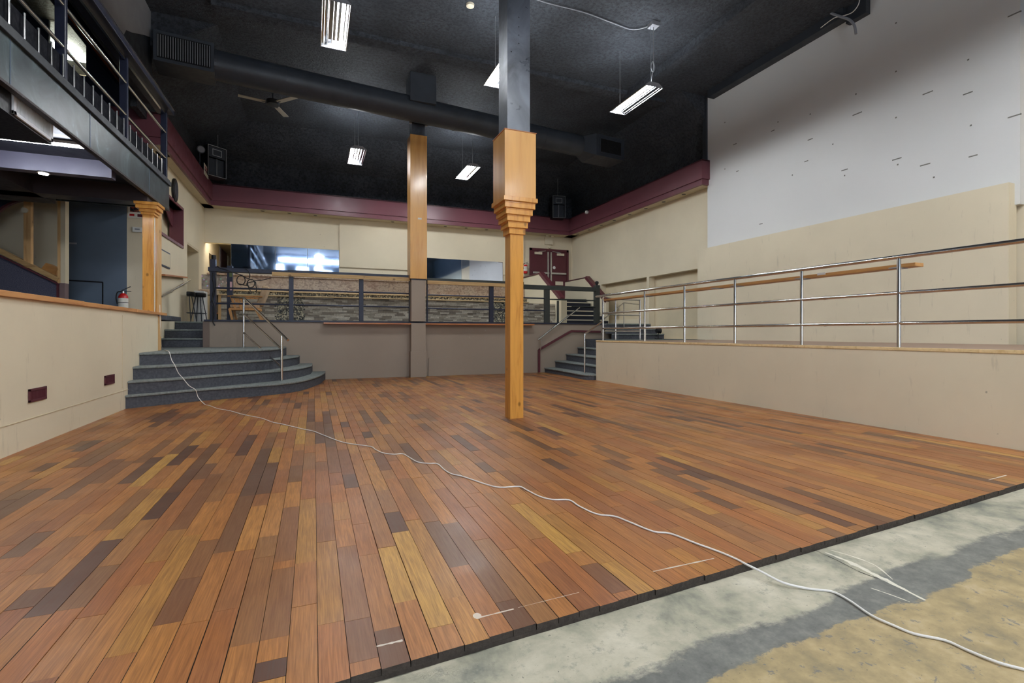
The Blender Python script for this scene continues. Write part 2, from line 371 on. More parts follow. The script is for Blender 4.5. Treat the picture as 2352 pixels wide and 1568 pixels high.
# boards picked out in the photograph: two pixels on the board's centre line near its ends, and its tone (0 dark .. 1 golden)
BOARDS = [((1105 / 2.613 + 20, 1068), (455, 1022), .03)]
fixed = {}
def fix(u1, v1, u2, v2, tone):
    a = P(u1, v1, z=0); b = P(u2, v2, z=0)
    i = row_of((a.x + b.x) / 2)
    y0, y1 = sorted((a.y, b.y)); fixed.setdefault(i, []).append((y0, y1, tone))
for q in [
    (405, 1068, 450, 1022, .02), (600, 1134, 628, 1062, .08), (585, 1568, 640, 1512, .05), (868, 1460, 855, 1300, .18), (938, 1420, 862, 1240, .15),
    (640, 1290, 660, 1165, .30), (450, 1245, 520, 1128, .22), (300, 1500, 470, 1225, .85), (760, 1430, 757, 1242, .92), (905, 1440, 925, 1530, .14),
    (985, 1530, 935, 1380, .60), (1000, 1440, 925, 1220, .95), (1050, 1370, 975, 1190, .92), (1055, 1300, 975, 1200, .16), (1160, 1380, 1040, 1200, .18),
    (1310, 1270, 1200, 1155, .98), (1400, 1290, 1270, 1180, .9), (1330, 1300, 1420, 1360, .25), (820, 1520, 808, 1425, .24), (1440, 1080, 1400, 1055, .2),
    (1290, 1000, 1250, 980, .03), (1085, 945, 1060, 932, .05), (1250, 1035, 1190, 990, .12), (970, 1062, 925, 1018, .06), (880, 1080, 860, 1040, .2),
    (893, 973, 865, 945, .06), (848, 972, 830, 942, .08), (800, 980, 797, 968, .04), (760, 1026, 757, 972, .06), (1965, 1205, 1790, 1143, .04),
    (2060, 1195, 1800, 1120, .10), (1620, 1125, 1500, 1077, .12), (1560, 1090, 1500, 1060, .15), (1925, 1045, 1860, 1022, .14), (1700, 987, 1565, 955, .10),
    (2200, 1030, 2000, 990, .16), (1680, 1170, 1600, 1130, .10), (1880, 1215, 1710, 1150, .95), (2290, 1100, 2100, 1060, .9), (1500, 1040, 1600, 1060, .85),
    (2150, 1110, 1960, 1070, .45), (1640, 1180, 1450, 1105, .9), (700, 1080, 704, 1040, .35), (625, 1230, 650, 1130, .55), (480, 1240, 560, 1130, .7),
    (355, 1290, 420, 1215, .9), (195, 1180, 290, 1110, .65), (100, 1350, 30, 1400, .1), (180, 1420, 60, 1568, .5), (520, 1400, 585, 1260, .42),
    (560, 1480, 600, 1280, .35), (655, 1460, 680, 1300, .3), (700, 1390, 710, 1290, .5), (340, 1440, 420, 1330, .2), (1750, 1240, 1660, 1210, .3),
    (1560, 1165, 1500, 1150, .3), (150, 1060, 60, 1085, .12), (250, 1040, 150, 1075, .2), (60, 1125, 0, 1150, .15)]: fix(*q)
WTS2 = [1.6, 2.2, 2.6, 3, 3, 3, 3.5, 4, 4, 4, 3.5, 3.2, 2.6, 1.8, .8]
mb = MB(); tones = []; rnds = []; mis = []
i0, i1 = row_of(XL) , row_of(XR)
TONES = [.02, .1, .2, .3, .36, .42, .48, .52, .56, .62, .66, .7, .78, .85, .95]
WTS = [.5, 1, 1.6, 2.4, 3, 3.5, 4, 4.5, 4.5, 4.5, 4, 3.4, 2.6, 1.8, .8]
for i in range(i0, i1 + 1):
    xa, xb = max(x_ref + i * PW, XL), min(x_ref + (i + 1) * PW, XR)
    if xb - xa < .01: continue
    ys, ye = edge_y((xa + xb) / 2), YB
    cuts = []
    for (a, b, tn) in sorted(fixed.get(i, [])):
        if cuts and a < cuts[-1][1] + .02: continue
        if b - a < .08: b = a + .3
        cuts.append((a, b, tn))
    segs = []; y = ys
    def fill(y, end):
        while end - y > .02:
            L = random.choice((.3, .4, .5, .6, .7, .85, 1.0)) * random.uniform(.85, 1.15)
            if i * PW + x_ref > 3.2: L *= 1.4
            if end - (y + L) < .2: L = end - y
            segs.append((y, y + L, random.choices(TONES, WTS if y < 3.6 else WTS2)[0])); y += L
    for (a, b, tn) in cuts:
        a = max(a, ys); b = min(b, ye)
        if b <= a: continue
        fill(y, a); segs.append((a, b, tn)); y = b
    fill(y, ye)
    g = .0011 if random.random() > .14 else .0024
    gx0 = .0 if xa == XL else g; gx1 = .0 if xb == XR else g
    for (a, b, tn) in segs:
        k = len(mb.f); zt = random.uniform(-.0006, .0006)
        dy = .0605 * (xb - xa) / 2 if a == ys else 0
        ov = random.uniform(-.005, .003) if a == ys else 0
        mb.add([(xa + gx0, a - dy + .0006 + ov, zt), (xb - gx1, a + dy + .0006 + ov, zt), (xb - gx1, b - .0006, zt), (xa + gx0, b - .0006, zt),
                (xa + gx0, a - dy + .0006 + ov, -.022), (xb - gx1, a + dy + .0006 + ov, -.022), (xb - gx1, b - .0006, -.022), (xa + gx0, b - .0006, -.022)],
               [(0, 1, 2, 3), (0, 4, 5, 1), (1, 5, 6, 2), (2, 6, 7, 3), (3, 7, 4, 0)])
        n = len(mb.f) - k; r_ = random.random()
        tn += random.uniform(-.03, .03)
        tones += [tn] * n; rnds += [r_] * n; mis += [0, 1, 1, 1, 1] if a == ys else [0] * 5
mb.mi = mis; mb.mat2 = M['plank_edge']
mb.attr = {'tone': tones, 'rnd': rnds}
fl = mb.build('floor', M['planks']); struct(fl)
mb = MB(); mb.prism([(XL, edge_y(XL) + .002, -.0225), (XR, edge_y(XR) + .002, -.0225), (XR, YB, -.0225), (XL, YB, -.0225)], (0, 0, -.0155))
subpart(mb, 'subfloor_edge', M['plank_edge'], fl)
fl.children[0].matrix_parent_inverse = Matrix.Translation(-Vector(fl.location)); 
mb = MB().box(-7, 9.6, -7, YW + .3, -.25, -.038); struct(mb.build('floor_concrete', M['concrete']))
# white paint scrapes near the edge of the boards
def scrape(pts, wd, nm='trim'):
    pass

# low left wall with ledge, raised floor behind it -------------------
lw = struct(MB().box(XL - .12, XL, .5, 9.88, -.047, 1.36).build('wall_left_low', M['cream_low']))
struct(MB().box(-7, XL - .12, .5, YB, 1.30, 1.385).build('floor_raised_left', M['carpet_d']))
t_ = thing('wooden_ledge', 'orange-brown wooden ledge capping the low cream wall on the left', 'ledge', (XL, 5, 1.36))
MB().box(XL - .14, XL + .035, .5, 6.93, 1.362, 1.412).build('ledge_board', M['wood_ledge'], t_, bevel=.004)
MB().box(XL - .14, XL + .030, 6.935, 8.7, 1.360, 1.408).build('ledge_board', M['wood_ledge'], t_, bevel=.004)
MB().box(XL - .14, XL + .045, 8.705, 10.25, 1.361, 1.404).build('ledge_board', M['wood_ledge'], t_, bevel=.004)
# lump of plaster at the near foot of the wall
# maroon floor vents in the low wall
def wall_vent(u0, v0, u1, v1, u2, v2, label):
    a = P(u0, v0, x=XL); b = P(u1, v1, x=XL); c = P(u2, v2, x=XL)
    y0, y1 = a.y, b.y; z0, z1 = c.z, a.z
    t_ = thing('wall_vent', label, 'vent', (XL, (y0 + y1) / 2, z0), 'maroon vents in the low wall')
    fr = MB(); x0, x1 = XL + .001, XL + .014; e = .022
    fr.box(x0, x1, y0, y1, z0, z0 + e); fr.box(x0, x1, y0, y1, z1 - e, z1); fr.box(x0, x1, y0, y0 + e, z0, z1); fr.box(x0, x1, y1 - e, y1, z0, z1)
    fr.build('frame', M['maroon_d'], t_, bevel=.002)
    sl = MB(); n = 22
    for k in range(n):
        yy = y0 + e + (y1 - y0 - 2 * e) * (k + .5) / n
        sl.box(x0, x1 - .005, yy - .003, yy + .003, z0 + e, z1 - e)
    sl.build('louvre', M['maroon_d'], t_)
    MB().box(x0 - .0005, x0 + .003, y0 + e, y1 - e, z0 + e, z1 - e).build('back_plate', paint('vent_shadow', srgb(60, 20, 26), .7), t_)
wall_vent(64, 894, 104, 888, 64, 925, 'maroon slotted wall vent, the nearer and larger-looking of the two low on the left wall')
wall_vent(239, 863, 261, 857, 239, 885, 'maroon slotted wall vent close to the curved stairs, the farther of the two')
# long crack in the low wall: a thin batten seam
mb = MB(); mb.box(XL + .0005, XL + .006, 5.0, 8.7, .262, .268); mb.box(XL + .0005, XL + .005, 8.22, 8.226, .3, 1.3)
struct(mb.build('trim_1', M['cream_soft']))

# left wall beyond the post -------------------------------------------
def wall_with_holes(name, mat, x, y0, y1, z0, z1, holes, th=-.2):
    """wall in a plane x=const, thickness th (negative = away from the room), holes = (ya, yb, za, zb)"""
    ys = sorted({y0, y1, *[h[0] for h in holes], *[h[1] for h in holes]}); zs = sorted({z0, z1, *[h[2] for h in holes], *[h[3] for h in holes]})
    mb = MB()
    for i in range(len(ys) - 1):
        for j in range(len(zs) - 1):
            cy, cz = (ys[i] + ys[i + 1]) / 2, (zs[j] + zs[j + 1]) / 2
            if any(h[0] < cy < h[1] and h[2] < cz < h[3] for h in holes): continue
            mb.box(x, x + th, ys[i], ys[i + 1], zs[j], zs[j + 1])
    return struct(mb.build(name, mat))
wa = P(417.8, 483, x=XLW); wb = P(417.8, 564.7, x=XLW)
WIN = (11.9 + .45, wa.y, wb.z, wa.z)
DO = (P(430, 600, x=XLW).y, P(457, 600, x=XLW).y, ZP, P(430, 556, x=XLW).z)
wall_with_holes('wall_left', M['cream'], XLW, YB, YW, 0, 4.78, [WIN, DO])
fr = MB(); d_ = .26
fr.box(XLW - d_, XLW + .03, WIN[1] - .001, WIN[1] + .06, WIN[2] - .06, WIN[3] + .06); fr.box(XLW - d_, XLW + .03, WIN[0] - .06, WIN[0], WIN[2] - .06, WIN[3] + .06)
fr.box(XLW - d_, XLW + .03, WIN[0], WIN[1], WIN[3], WIN[3] + .06); fr.box(XLW - d_, XLW + .03, WIN[0], WIN[1], WIN[2] - .06, WIN[2])
w1 = struct(fr.build('window_1', M['maroon']))
MB().box(XLW - .5, XLW - .3, WIN[0] - .3, WIN[1] + .3, WIN[2] - .3, WIN[3] + .3).build('hatch_backing', M['cream_soft'], None)
struct(bpy.data.objects['hatch_backing']); bpy.data.objects['hatch_backing'].name = 'wall_left_hatch'
# arched valance inside the hatch
mb = MB(); pts = []
ya, yb_ = WIN[1] - .75, WIN[1] - .01; zt = WIN[3]
pts = [(XLW - .2, ya, zt), (XLW - .2, yb_, zt)] + [(XLW - .2, yb_ - (yb_ - ya) * k / 8, zt - .42 * math.cos(PI / 2 * k / 8)) for k in range(9)][0:8]
mb.prism(pts, (.02, 0, 0)); struct(mb.build('trim_2', M['maroon_d']))
# door recess
mb = MB(); mb.box(XLW - .8, XLW - .75, DO[0] - .3, DO[1], ZP, DO[3]); mb.box(XLW - .8, XLW - .002, DO[1] - .03, DO[1] - .002, ZP, DO[3]); mb.box(XLW - .8, XLW - .002, DO[0] + .002, DO[1] - .002, DO[3] - .05, DO[3] - .002)
struct(mb.build('door_2', M['cream_soft']))
# back wall
xco = P(530.5, 600, y=YW).x; zco = P(500, 557.5, y=YW).z       # corridor opening left of the mirrors
mb = MB(); mb.box(xco, XW, YW, YW + .2, .0, 4.78); mb.box(XLW, xco, YW, YW + .2, zco, 4.78); struct(mb.build('wall_back', M['cream']))
YC = 22.0
nb = [(P(480, 600, x=XLW).y, P(496.5, 600, x=XLW).y, 2.6, P(480, 580, x=XLW).z)]
wall_with_holes('wall_left_corridor', M['cream'], XLW, YW, YC, 0, zco + .3, nb)
struct(MB().box(XLW - .5, XLW - .4, nb[0][0] - .3, nb[0][1] + .4, 2.3, nb[0][3] + .2).build('wall_left_niche', M['cream_soft']))
struct(MB().box(XLW - .4, XLW - .002, nb[0][1] - .04, nb[0][1] - .002, 2.6, nb[0][3]).build('trim_17', M['cream_soft']))
struct(MB().box(xco, xco + .1, YW + .2, YC, 0, zco + .3).build('wall_right_corridor', M['cream'])); struct(MB().box(XLW, xco, YC, YC + .1, 0, zco + .3).build('wall_back_corridor', M['cream']))
struct(MB().box(XLW - .5, xco + .1, YW + .2, YC, zco + .3, zco + .35).build('ceiling_corridor', M['cream_soft'])); struct(MB().box(XLW, xco, YW, YC, 1.2, ZP).build('floor_corridor', M['carpet_d']))
x781 = P(780, 500, y=YW).x; x_dl = P(1203, 600, y=YW).x
struct(MB().box(x781, x_dl, YW - .05, YW, 3.2, 4.76).build('wall_back_panel', M['cream']))
# right wall: rear cream part (recessed bays low down), beige box panel, white wall
yr0 = 9.6
bay_t = P(1519.6, 630.7, x=XW)
zb = bay_t.z
wall_with_holes('wall_right', M['cream'], XW, 9.62, YW, .0, 4.78,
                [(9.7, P(1491, 700, x=XW).y, ZS, zb), (P(1485, 636, x=XW).y, P(1381, 655, x=XW).y, 1.5, P(1485, 636, x=XW).z)], .2)
struct(MB().box(XW + .2, XW + .25, 9.0, YW, 0, 4.8).build('wall_right_bay', M['cream_soft']))
xp = 9.0
pa = P(1602, 573.6, x=xp); pb = P(2317, 418.8, x=xp)
zpan = (pa.z + pb.z) / 2
struct(MB().box(xp, 9.2, pb.y, pa.y, ZS, zpan).build('wall_right_panel', M['cream_low']))
xs = 9.15
s0 = P(1625, 224.4, x=xs); s1 = P(2343, 300, x=xs)
struct(MB().box(xs, xs + .2, s1.y, s0.y, zpan - .3, ZC).build('wall_right_white', M['white']))
struct(MB().box(xs + .12, xs + .35, -7, s1.y + .3, 0, 5.38).build('wall_right_near', M['cream']))
struct(MB().box(xs + .12, xs + .35, -7, s1.y + .3, 5.38, ZC).build('wall_right_navy', M['navy']))
# scuffs and screw holes in the white wall: shallow plugs
t_ = None
marks = [(1969, 261, 14), (2131, 213, 12), (2223, 214, 10), (2060, 365, 12), (2125, 378, 12), (1940, 390, 10), (2330, 266, 12), (2330, 32, 12), (1861, 320, 9), (1688, 331, 8), (1775, 300, 7), (1852, 370, 7), (2235, 358, 9), (1694, 393, 6), (1748, 514, 7)]
mb = MB()
for (u, v, s_) in marks:
    q = P(u, v, x=xs); L = .006 * s_
    mb.box(xs - .002, xs + .01, q.y - L, q.y + L, q.z - .009, q.z + .009)
for (u, v) in [(2058, 53), (2224, 137), (2058, 164), (1966, 216), (2230, 288), (2058, 270), (1861, 262), (1913, 331), (1940, 403), (2062, 378), (1787, 280), (1665, 281), (1665, 388), (1820, 402), (2145, 407)]:
    q = P(u, v, x=xs); mb.box(xs - .002, xs + .01, q.y - .012, q.y + .012, q.z - .012, q.z + .012)
struct(mb.build('trim_3', paint('filler_marks', srgb(120, 118, 112), .7)))
# end wall and side walls behind the camera (seen only in the mirrors)
mb = MB(); mb.box(-7, 9.5, -7.2, -7, 0, ZC); struct(mb.build('wall_front', M['navy']))
mb = MB(); mb.box(-7.2, -7, -7, YB, -.05, ZC); struct(mb.build('wall_left_far', M['navy']))

# ceiling ------------------------------------------------------------
ce = MB(); ce.box(-7, 9.6, -7, YW + .2, ZC, ZC + .2); struct(ce.build('ceiling', M['ceil']))
ex, ey0 = -1.72, 15.45
mb = MB()
# sloped black flanks between the flat ceiling and the soffit
def quadbox(mb, pts, off): mb.prism(pts, off)
mb = MB(); mb.prism([(XLW, YW, 5.2), (XLW, YW, ZC), (XLW, 10.9, ZC), (XLW, 10.9, 5.2)], (-.1, 0, 0)); mb.box(XLW, XW, YW, YW + .1, 4.8, ZC); mb.box(XW, XW + .1, 9.4, YW, 4.8, ZC)
struct(mb.build('wall_back_black', M['ceil']))
mb = MB()
mb.prism([(XLW, 10.9, ZC), (ex, 10.9, ZC), (XLW, 10.9, ZC - .75)], (0, YW - 10.9, 0))
mb.prism([(XLW, YW, ZC - .75), (XLW, YW, ZC), (XLW, ey0, ZC)], (XW - XLW, 0, 0))
mb.prism([(XW, 9.6, ZC - .75), (XW, 9.6, ZC), (8.35, 9.6, ZC)], (0, YW - 9.6, 0))
struct(mb.build('ceiling_flank', M['ceil']))
# joists and ribs in the ceiling
mb = MB()
a = P(1532, 160, z=6.85); b = P(1720, 14, z=6.85); mb.beam((a.x, a.y + 1.5, 6.93), (b.x, b.y - 4, 6.93), .14, .2)
for (yy, hh) in ((10.1, .09), (12.9, .07)): mb.box(-1.7, 8.3, yy, yy + .28, ZC - hh, ZC + .01)

struct(mb.build('ceiling_joist', M['ceil']))
SX0, SX1, SY = -2.70, 8.90, 16.29
ZS0, ZS1, ZS2 = 4.75, 4.885, 5.36
# smooth black beam along the top of the white wall and its stepped near end
bz = P(1625, 224.4, x=8.95).z
e1 = P(1936, 39, x=8.95)
mb = MB(); mb.box(8.95, xs + .01, e1.y, P(1625, 224, x=8.95).y, bz, ZC); struct(mb.build('trim_4', M['black_s']))
e2 = P(1998, 32, x=xs - .01)
struct(MB().box(xs - .12, xs, e2.y, e1.y, e2.z, ZC).build('trim_5', M['black_s']))
struct(MB().box(xs - .06, xs + .3, s0.y - .005, s0.y + .10, ZS2, ZC).build('trim_6', M['black_s']))
# soffit with maroon face ---------------------------------------------
SX0, SX1, SY = -2.70, 8.90, 16.29
ZS0, ZS1, ZS2 = 4.75, 4.885, 5.36
yL = P(379.7, 334.4, x=SX0).y; yR = P(1612.5, 424.5, x=SX1).y
path = [(-4.2, yL), (SX0, yL), (SX0, SY), (SX1, SY), (SX1, yR), (XW, yR)]
def soffit_ring(inset, z0, z1, th, name, mat):
    """a strip of face following the path, set back by inset"""
    i = inset
    pp = [(-4.2, yL + i), (SX0 - i, yL + i), (SX0 - i, SY + i), (SX1 + i, SY + i), (SX1 + i, yR + i), (XW, yR + i)]
    j = i + th
    qq = [(-4.2, yL + j), (SX0 - j, yL + j), (SX0 - j, SY + j), (SX1 + j, SY + j), (SX1 + j, yR + j), (XW, yR + j)]
    mb = MB(); n = len(pp)
    vs = [(x, y, z0) for x, y in pp] + [(x, y, z1) for x, y in pp] + [(x, y, z1) for x, y in qq] + [(x, y, z0) for x, y in qq]
    fs = []
    for k in range(n - 1):
        for a, b in ((0, 1), (1, 2), (2, 3), (3, 0)): fs.append((a * n + k, a * n + k + 1, b * n + k + 1, b * n + k))
    fs += [(0, n, 2 * n, 3 * n), (n - 1, 2 * n - 1, 3 * n - 1, 4 * n - 1)]
    mb.add(vs, fs); return struct(mb.build(name, mat))
soffit_ring(0, ZS1, ZS2, .08, 'trim_7', M['maroon'])
soffit_ring(.035, ZS0, ZS1 + .005, .06, 'trim_8', M['maroon'])
mb = MB()
mb.box(-4.2, SX0 - .04, yL + .04, YB + .3, ZS0 + .01, ZS0 + .06)
mb.box(XLW - .1, SX0 - .04, YB, YW, ZS0 + .01, ZS0 + .06); mb.box(XLW, XW, SY + .04, YW, ZS0 + .01, ZS0 + .06); mb.box(SX1 + .04, XW, yR + .04, YW, ZS0 + .01, ZS0 + .06)
struct(mb.build('ceiling_soffit', M['cream_soft']))
mb = MB(); mb.box(XLW - .1, SX0 - .02, yL, YW, ZS2 - .03, ZS2 - .01); mb.box(XLW, XW, SY, YW, ZS2 - .03, ZS2 - .01); mb.box(SX1, XW, yR, YW, ZS2 - .03, ZS2 - .01)
struct(mb.build('trim_9', M['black_s']))
# little round downlights in the soffit
ORD = ['first', 'second', 'third', 'fourth', 'fifth', 'sixth', 'seventh', 'eighth']
proto = None
dl = [(1569, 445.7), (1523, 463), (1482, 478.4), (1445, 492.4), (1410, 505.7), (1380, 516.9), (1351.8, 527.3), (1325, 537.3)]
dlb = [(602.7, 483), (664.9, 489.4), (724.6, 495.5), (900, 512), (1017.5, 523.7), (1063.9, 528), (1108.6, 532.8)]
for k, (u, v) in enumerate(dl + dlb):
    q = P(u, v, z=ZS0)
    if k < len(dl): q.x = SX1 + .22
    else: q.y = SY + .28
    if proto is None:
        proto = thing('recessed_light', 'x', 'light', q, 'unlit recessed lights in the soffit underside')
        disc(MB(), q + Vector((0, 0, -.006)), (0, 0, 1), .075, .012).build('trim_ring', M['ivory'], proto)
        disc(MB(), q + Vector((0, 0, -.008)), (0, 0, 1), .055, .012).build('dark_lamp', paint('dim_lamp', srgb(70, 62, 50), .5), proto)
        o = proto
    else: o = dup(proto, q)
    if k < len(dl):
        o['group'] = 'recessed lights over the right wall'
        o['label'] = 'unlit round recessed light under the right soffit, ' + ('nearest the white wall' if k == 0 else ORD[k] + ' from the white wall')
    else:
        o['group'] = 'recessed lights over the back wall'
        o['label'] = 'unlit round recessed light under the back soffit, ' + ('nearest the left corner' if k == len(dl) else ORD[k - len(dl)] + ' from the left corner')

# ================================================================== PLATFORM (rear) AND STAGE (right)
pl = thing('bar_platform', 'raised platform behind a taupe painted front wall, under the black railing', 'platform', (2.7, YB, 0))
xpl, xpr = P(470, 740, y=YB).x, P(1379, 745, y=YB).x
MB().box(xpl, xpr + 1.75, YB, YB + .15, -.04, 1.300).build('front_wall', M['taupe'], pl)
MB().box(xpl - .03, xpl + .09, YB - .02, YB + .6, .5, 1.302).build('corner_casing', paint('taupe_dark', srgb(112, 96, 86), .5), pl)
MB().box(xpl, XW, YB + .15, YW, 1.2, ZP - .002).build('deck', M['carpet_d'], pl)
MB().box(XLW, xpl, 13.9, YW, 1.2, ZP - .002).build('deck', M['carpet_d'], pl)
MB().box(xpl - .01, xpr + .02, YB - .035, YB + .12, 1.302, 1.342).build('edge_rail', M['rail_black'], pl, bevel=.003)
# hatch leaning on the wall beside the pillar
q0 = P(984, 822, y=YB - .05); q1 = P(1039, 818, y=YB - .05)
t_ = MB(); t_.prism([(q0.x, YB - .045, .0), (q1.x, YB - .03, .0), (q1.x + .0, YB - .02, q1.z), (q0.x + .02, YB - .03, q0.z)], (0, .018, 0))
tag(t_.build('access_panel', M['taupe']), 'loose square taupe access panel at the foot of the platform wall right of the pillar', 'panel')
# long thin shelf on the taupe wall
a = P(743, 741, y=YB - .12); b = P(1160, 746, y=YB - .12)
sh = thing('wall_shelf', 'long thin orange-brown wooden shelf on the taupe platform wall', 'shelf', ((a.x + b.x) / 2, YB, 1.25))
MB().box(a.x, P(1225, 746, y=YB - .12).x, YB - .20, YB - .001, 1.262, 1.298).build('board', M['wood_shelf'], sh, bevel=.003)

# stage ------------------------------------------------------------
st = thing('stage', 'long raised stage with plain cream front panels and a brown deck', 'stage', (XR, 5, 0))
ys_end = P(1369, 800, x=XR).y
SE = [(XR, ys_end), (6.75, 10.1), (XW, 10.1)]                    # the slanting end of the stage
MB().box(XR, XR + .1, .5, ys_end - .001, -.04, ZS - .031).build('front_panel', M['cream_low'], st)
mb = MB(); mb.prism([(XR + .1, ys_end - .03, -.04), (6.74, 10.06, -.04), (7.0, 10.06, -.04), (7.0, 9.96, -.04), (6.74, 9.96, -.04), (XR + .1, ys_end - .13, -.04)], (0, 0, ZS)); mb.build('end_panel', M['cream'], st)
mb = MB(); mb.prism([(XR + .032, .5, ZS - .04), (xp - .002, .5, ZS - .04), (xp - .002, 9.2, ZS - .04), (XR + .032, 9.2, ZS - .04)], (0, 0, .04)); mb.build('deck', M['deck'], st)
mb = MB(); mb.prism([(XR + .032, 9.201, ZS - .04), (XW - .002, 9.8, ZS - .04), (XW - .002, YB - .002, ZS - .04), (7.05, YB - .002, ZS - .04), (7.05, 10.1, ZS - .04), (6.75, 10.1, ZS - .04), (XR + .032, ys_end + .02, ZS - .04)], (0, 0, .039)); mb.build('deck_carpet', paint('green_grey_carpet', srgb(92, 100, 97), .95, .2, 30, .5, 300), st)
MB().box(XR - .008, XR + .03, .5, ys_end, ZS - .03, ZS + .004).build('edge_trim', M['maple'], st, bevel=.004)

# steps -------------------------------------------------------------
def step_block(parent, front, back, ztop, zbot, nose=.025, th=.035):
    """tread slab with an overhanging nosing over a riser; front and back are lists of (x, y)"""
    tr = MB(); tr.prism([(x, y, ztop - th) for x, y in front + back], (0, 0, th))
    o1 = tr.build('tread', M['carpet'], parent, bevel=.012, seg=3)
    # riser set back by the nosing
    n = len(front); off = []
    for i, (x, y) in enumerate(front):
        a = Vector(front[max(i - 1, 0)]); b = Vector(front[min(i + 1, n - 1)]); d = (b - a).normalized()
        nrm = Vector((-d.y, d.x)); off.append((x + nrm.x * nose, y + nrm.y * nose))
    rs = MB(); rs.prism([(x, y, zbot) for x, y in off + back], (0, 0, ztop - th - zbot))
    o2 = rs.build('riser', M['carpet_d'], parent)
RZ = ZP / 7
cs = thing('curved_stairs', 'wide grey carpeted stairs with curved fronts beside the left wall', 'stairs', (-1, 10, 0))
noses = [[(313, 907), (400, 898), (474, 892), (560, 886), (643, 880), (690, 874), (718, 867), (738, 860), (747, 854)],
         [(329.5, 874), (400, 868.5), (487.5, 861.5), (570, 855.5), (645.5, 849.5), (690, 844), (716.5, 838)],
         [(344, 841), (400, 838), (487.5, 833.2), (570, 828.5), (645.5, 822.5), (685.7, 817)],
         [(358.4, 809.5), (400, 808), (487.5, 805), (560, 803), (621.4, 801), (653.5, 797)]]
arcs = []
for k, pts in enumerate(noses):
    z = RZ * (k + 1)
    w3 = [P(u, v, z=z) for u, v in pts]
    w3[0].x = XL
    w3 = [q for q in w3]
    sm = smooth_path([Vector((q.x, min(q.y, YB - .03), 0)) for q in w3], 3)
    front = [(q.x, q.y) for q in sm]
    arcs.append(front)
    back = [(front[-1][0] + .01, YB - .003), (XLW, YB - .003), (XLW, 10.3), (XL, 10.3)] if k == 3 else [(front[-1][0] + .01, YB - .003), (XL, YB - .003)]
    step_block(cs, front, back, z, 0 if k == 0 else z - RZ)
us = thing('upper_stairs', 'narrow straight flight of grey carpeted steps going up to the bar platform on the left', 'stairs', (-2.7, 12.6, RZ * 4))
yy = [12.0, 12.66, 13.5]
for k in range(3):
    z = RZ * (5 + k); nxt = yy[k + 1] + .05 if k < 2 else 13.95
    xr_ = xpl - .035 + (.03 if k == 0 else 0)
    step_block(us, [(XLW + .003, yy[k]), (xr_, yy[k])], [(xr_, nxt), (XLW + .003, nxt)], z, RZ * 4 if k == 0 else z - RZ - .0)
# right stairs, rising toward the stage landing
rs_ = thing('stage_stairs', 'short flight of grey carpeted steps beside the cream stage front on the right', 'stairs', (5.4, 10.6, 0))
RZS = [.126, .31, .49, .67, ZS]; RS = RZS[0]
nsx = [(5.77, 5.69), (6.09, 5.97), (6.43, 6.13), (6.79, 6.50)]
def yend(x): return ys_end + .02 + max(0, (x - XR)) * .69
for k in range(4):
    z = RZS[k]; xa, xb = nsx[k]; xe = (nsx[k + 1][0] + .06, nsx[k + 1][1] + .06) if k < 3 else (7.06, 6.8)
    if k == 0:
        front = [(xa, YB - .004), (xa - .02, 10.8), (5.66, 9.9), (5.69, 9.64), (5.80, ys_end + .02), (5.90, ys_end + .02)]
        front = [(q.x, q.y) for q in smooth_path([Vector((*f, 0)) for f in front], 3)]
        step_block(rs_, front, [(xe[1], yend(xe[1])), (xe[0], YB - .004)], z, 0)
    else: step_block(rs_, [(xa, YB - .004), (xb, yend(xb))], [(xe[1], min(10.1, yend(xe[1]))), (xe[0], YB - .004)], z, RZS[k - 1])
MB().box(7.02, 7.048, 10.1, YB - .004, RZS[3], ZS - .002).build('riser', M['carpet_d'], rs_)
# maroon capping strip following the right stairs on the taupe wall
mb = MB()
pts = [P(1238, 856, y=YB - .04), P(1238, 803, y=YB - .04), P(1312, 760, y=YB - .04), P(1379, 761.5, y=YB - .04)]
pts[0].z = 0
for a, b in zip(pts, pts[1:]): mb.beam(a, b, .05, .055, (0, 0, 1) if abs((b - a).normalized().z) < .9 else (1, 0, 0))
MB_str = mb.build('maroon_capping', M['maroon_d'], pl, bevel=.003)
# small steps from the stage landing to the platform
ls = thing('landing_steps', 'dark carpeted steps from the stage landing up to the platform behind the chrome return rail', 'stairs', (8.4, 11.7, ZS))
for k, (yy_, z) in enumerate(((11.15, ZS + .145), (11.45, ZS + .29), (11.75, ZP))):
    step_block(ls, [(xpr + .06, yy_), (9.12, yy_)], [(9.12, yy_ + .36), (xpr + .06, yy_ + .36)], z, z - .145)
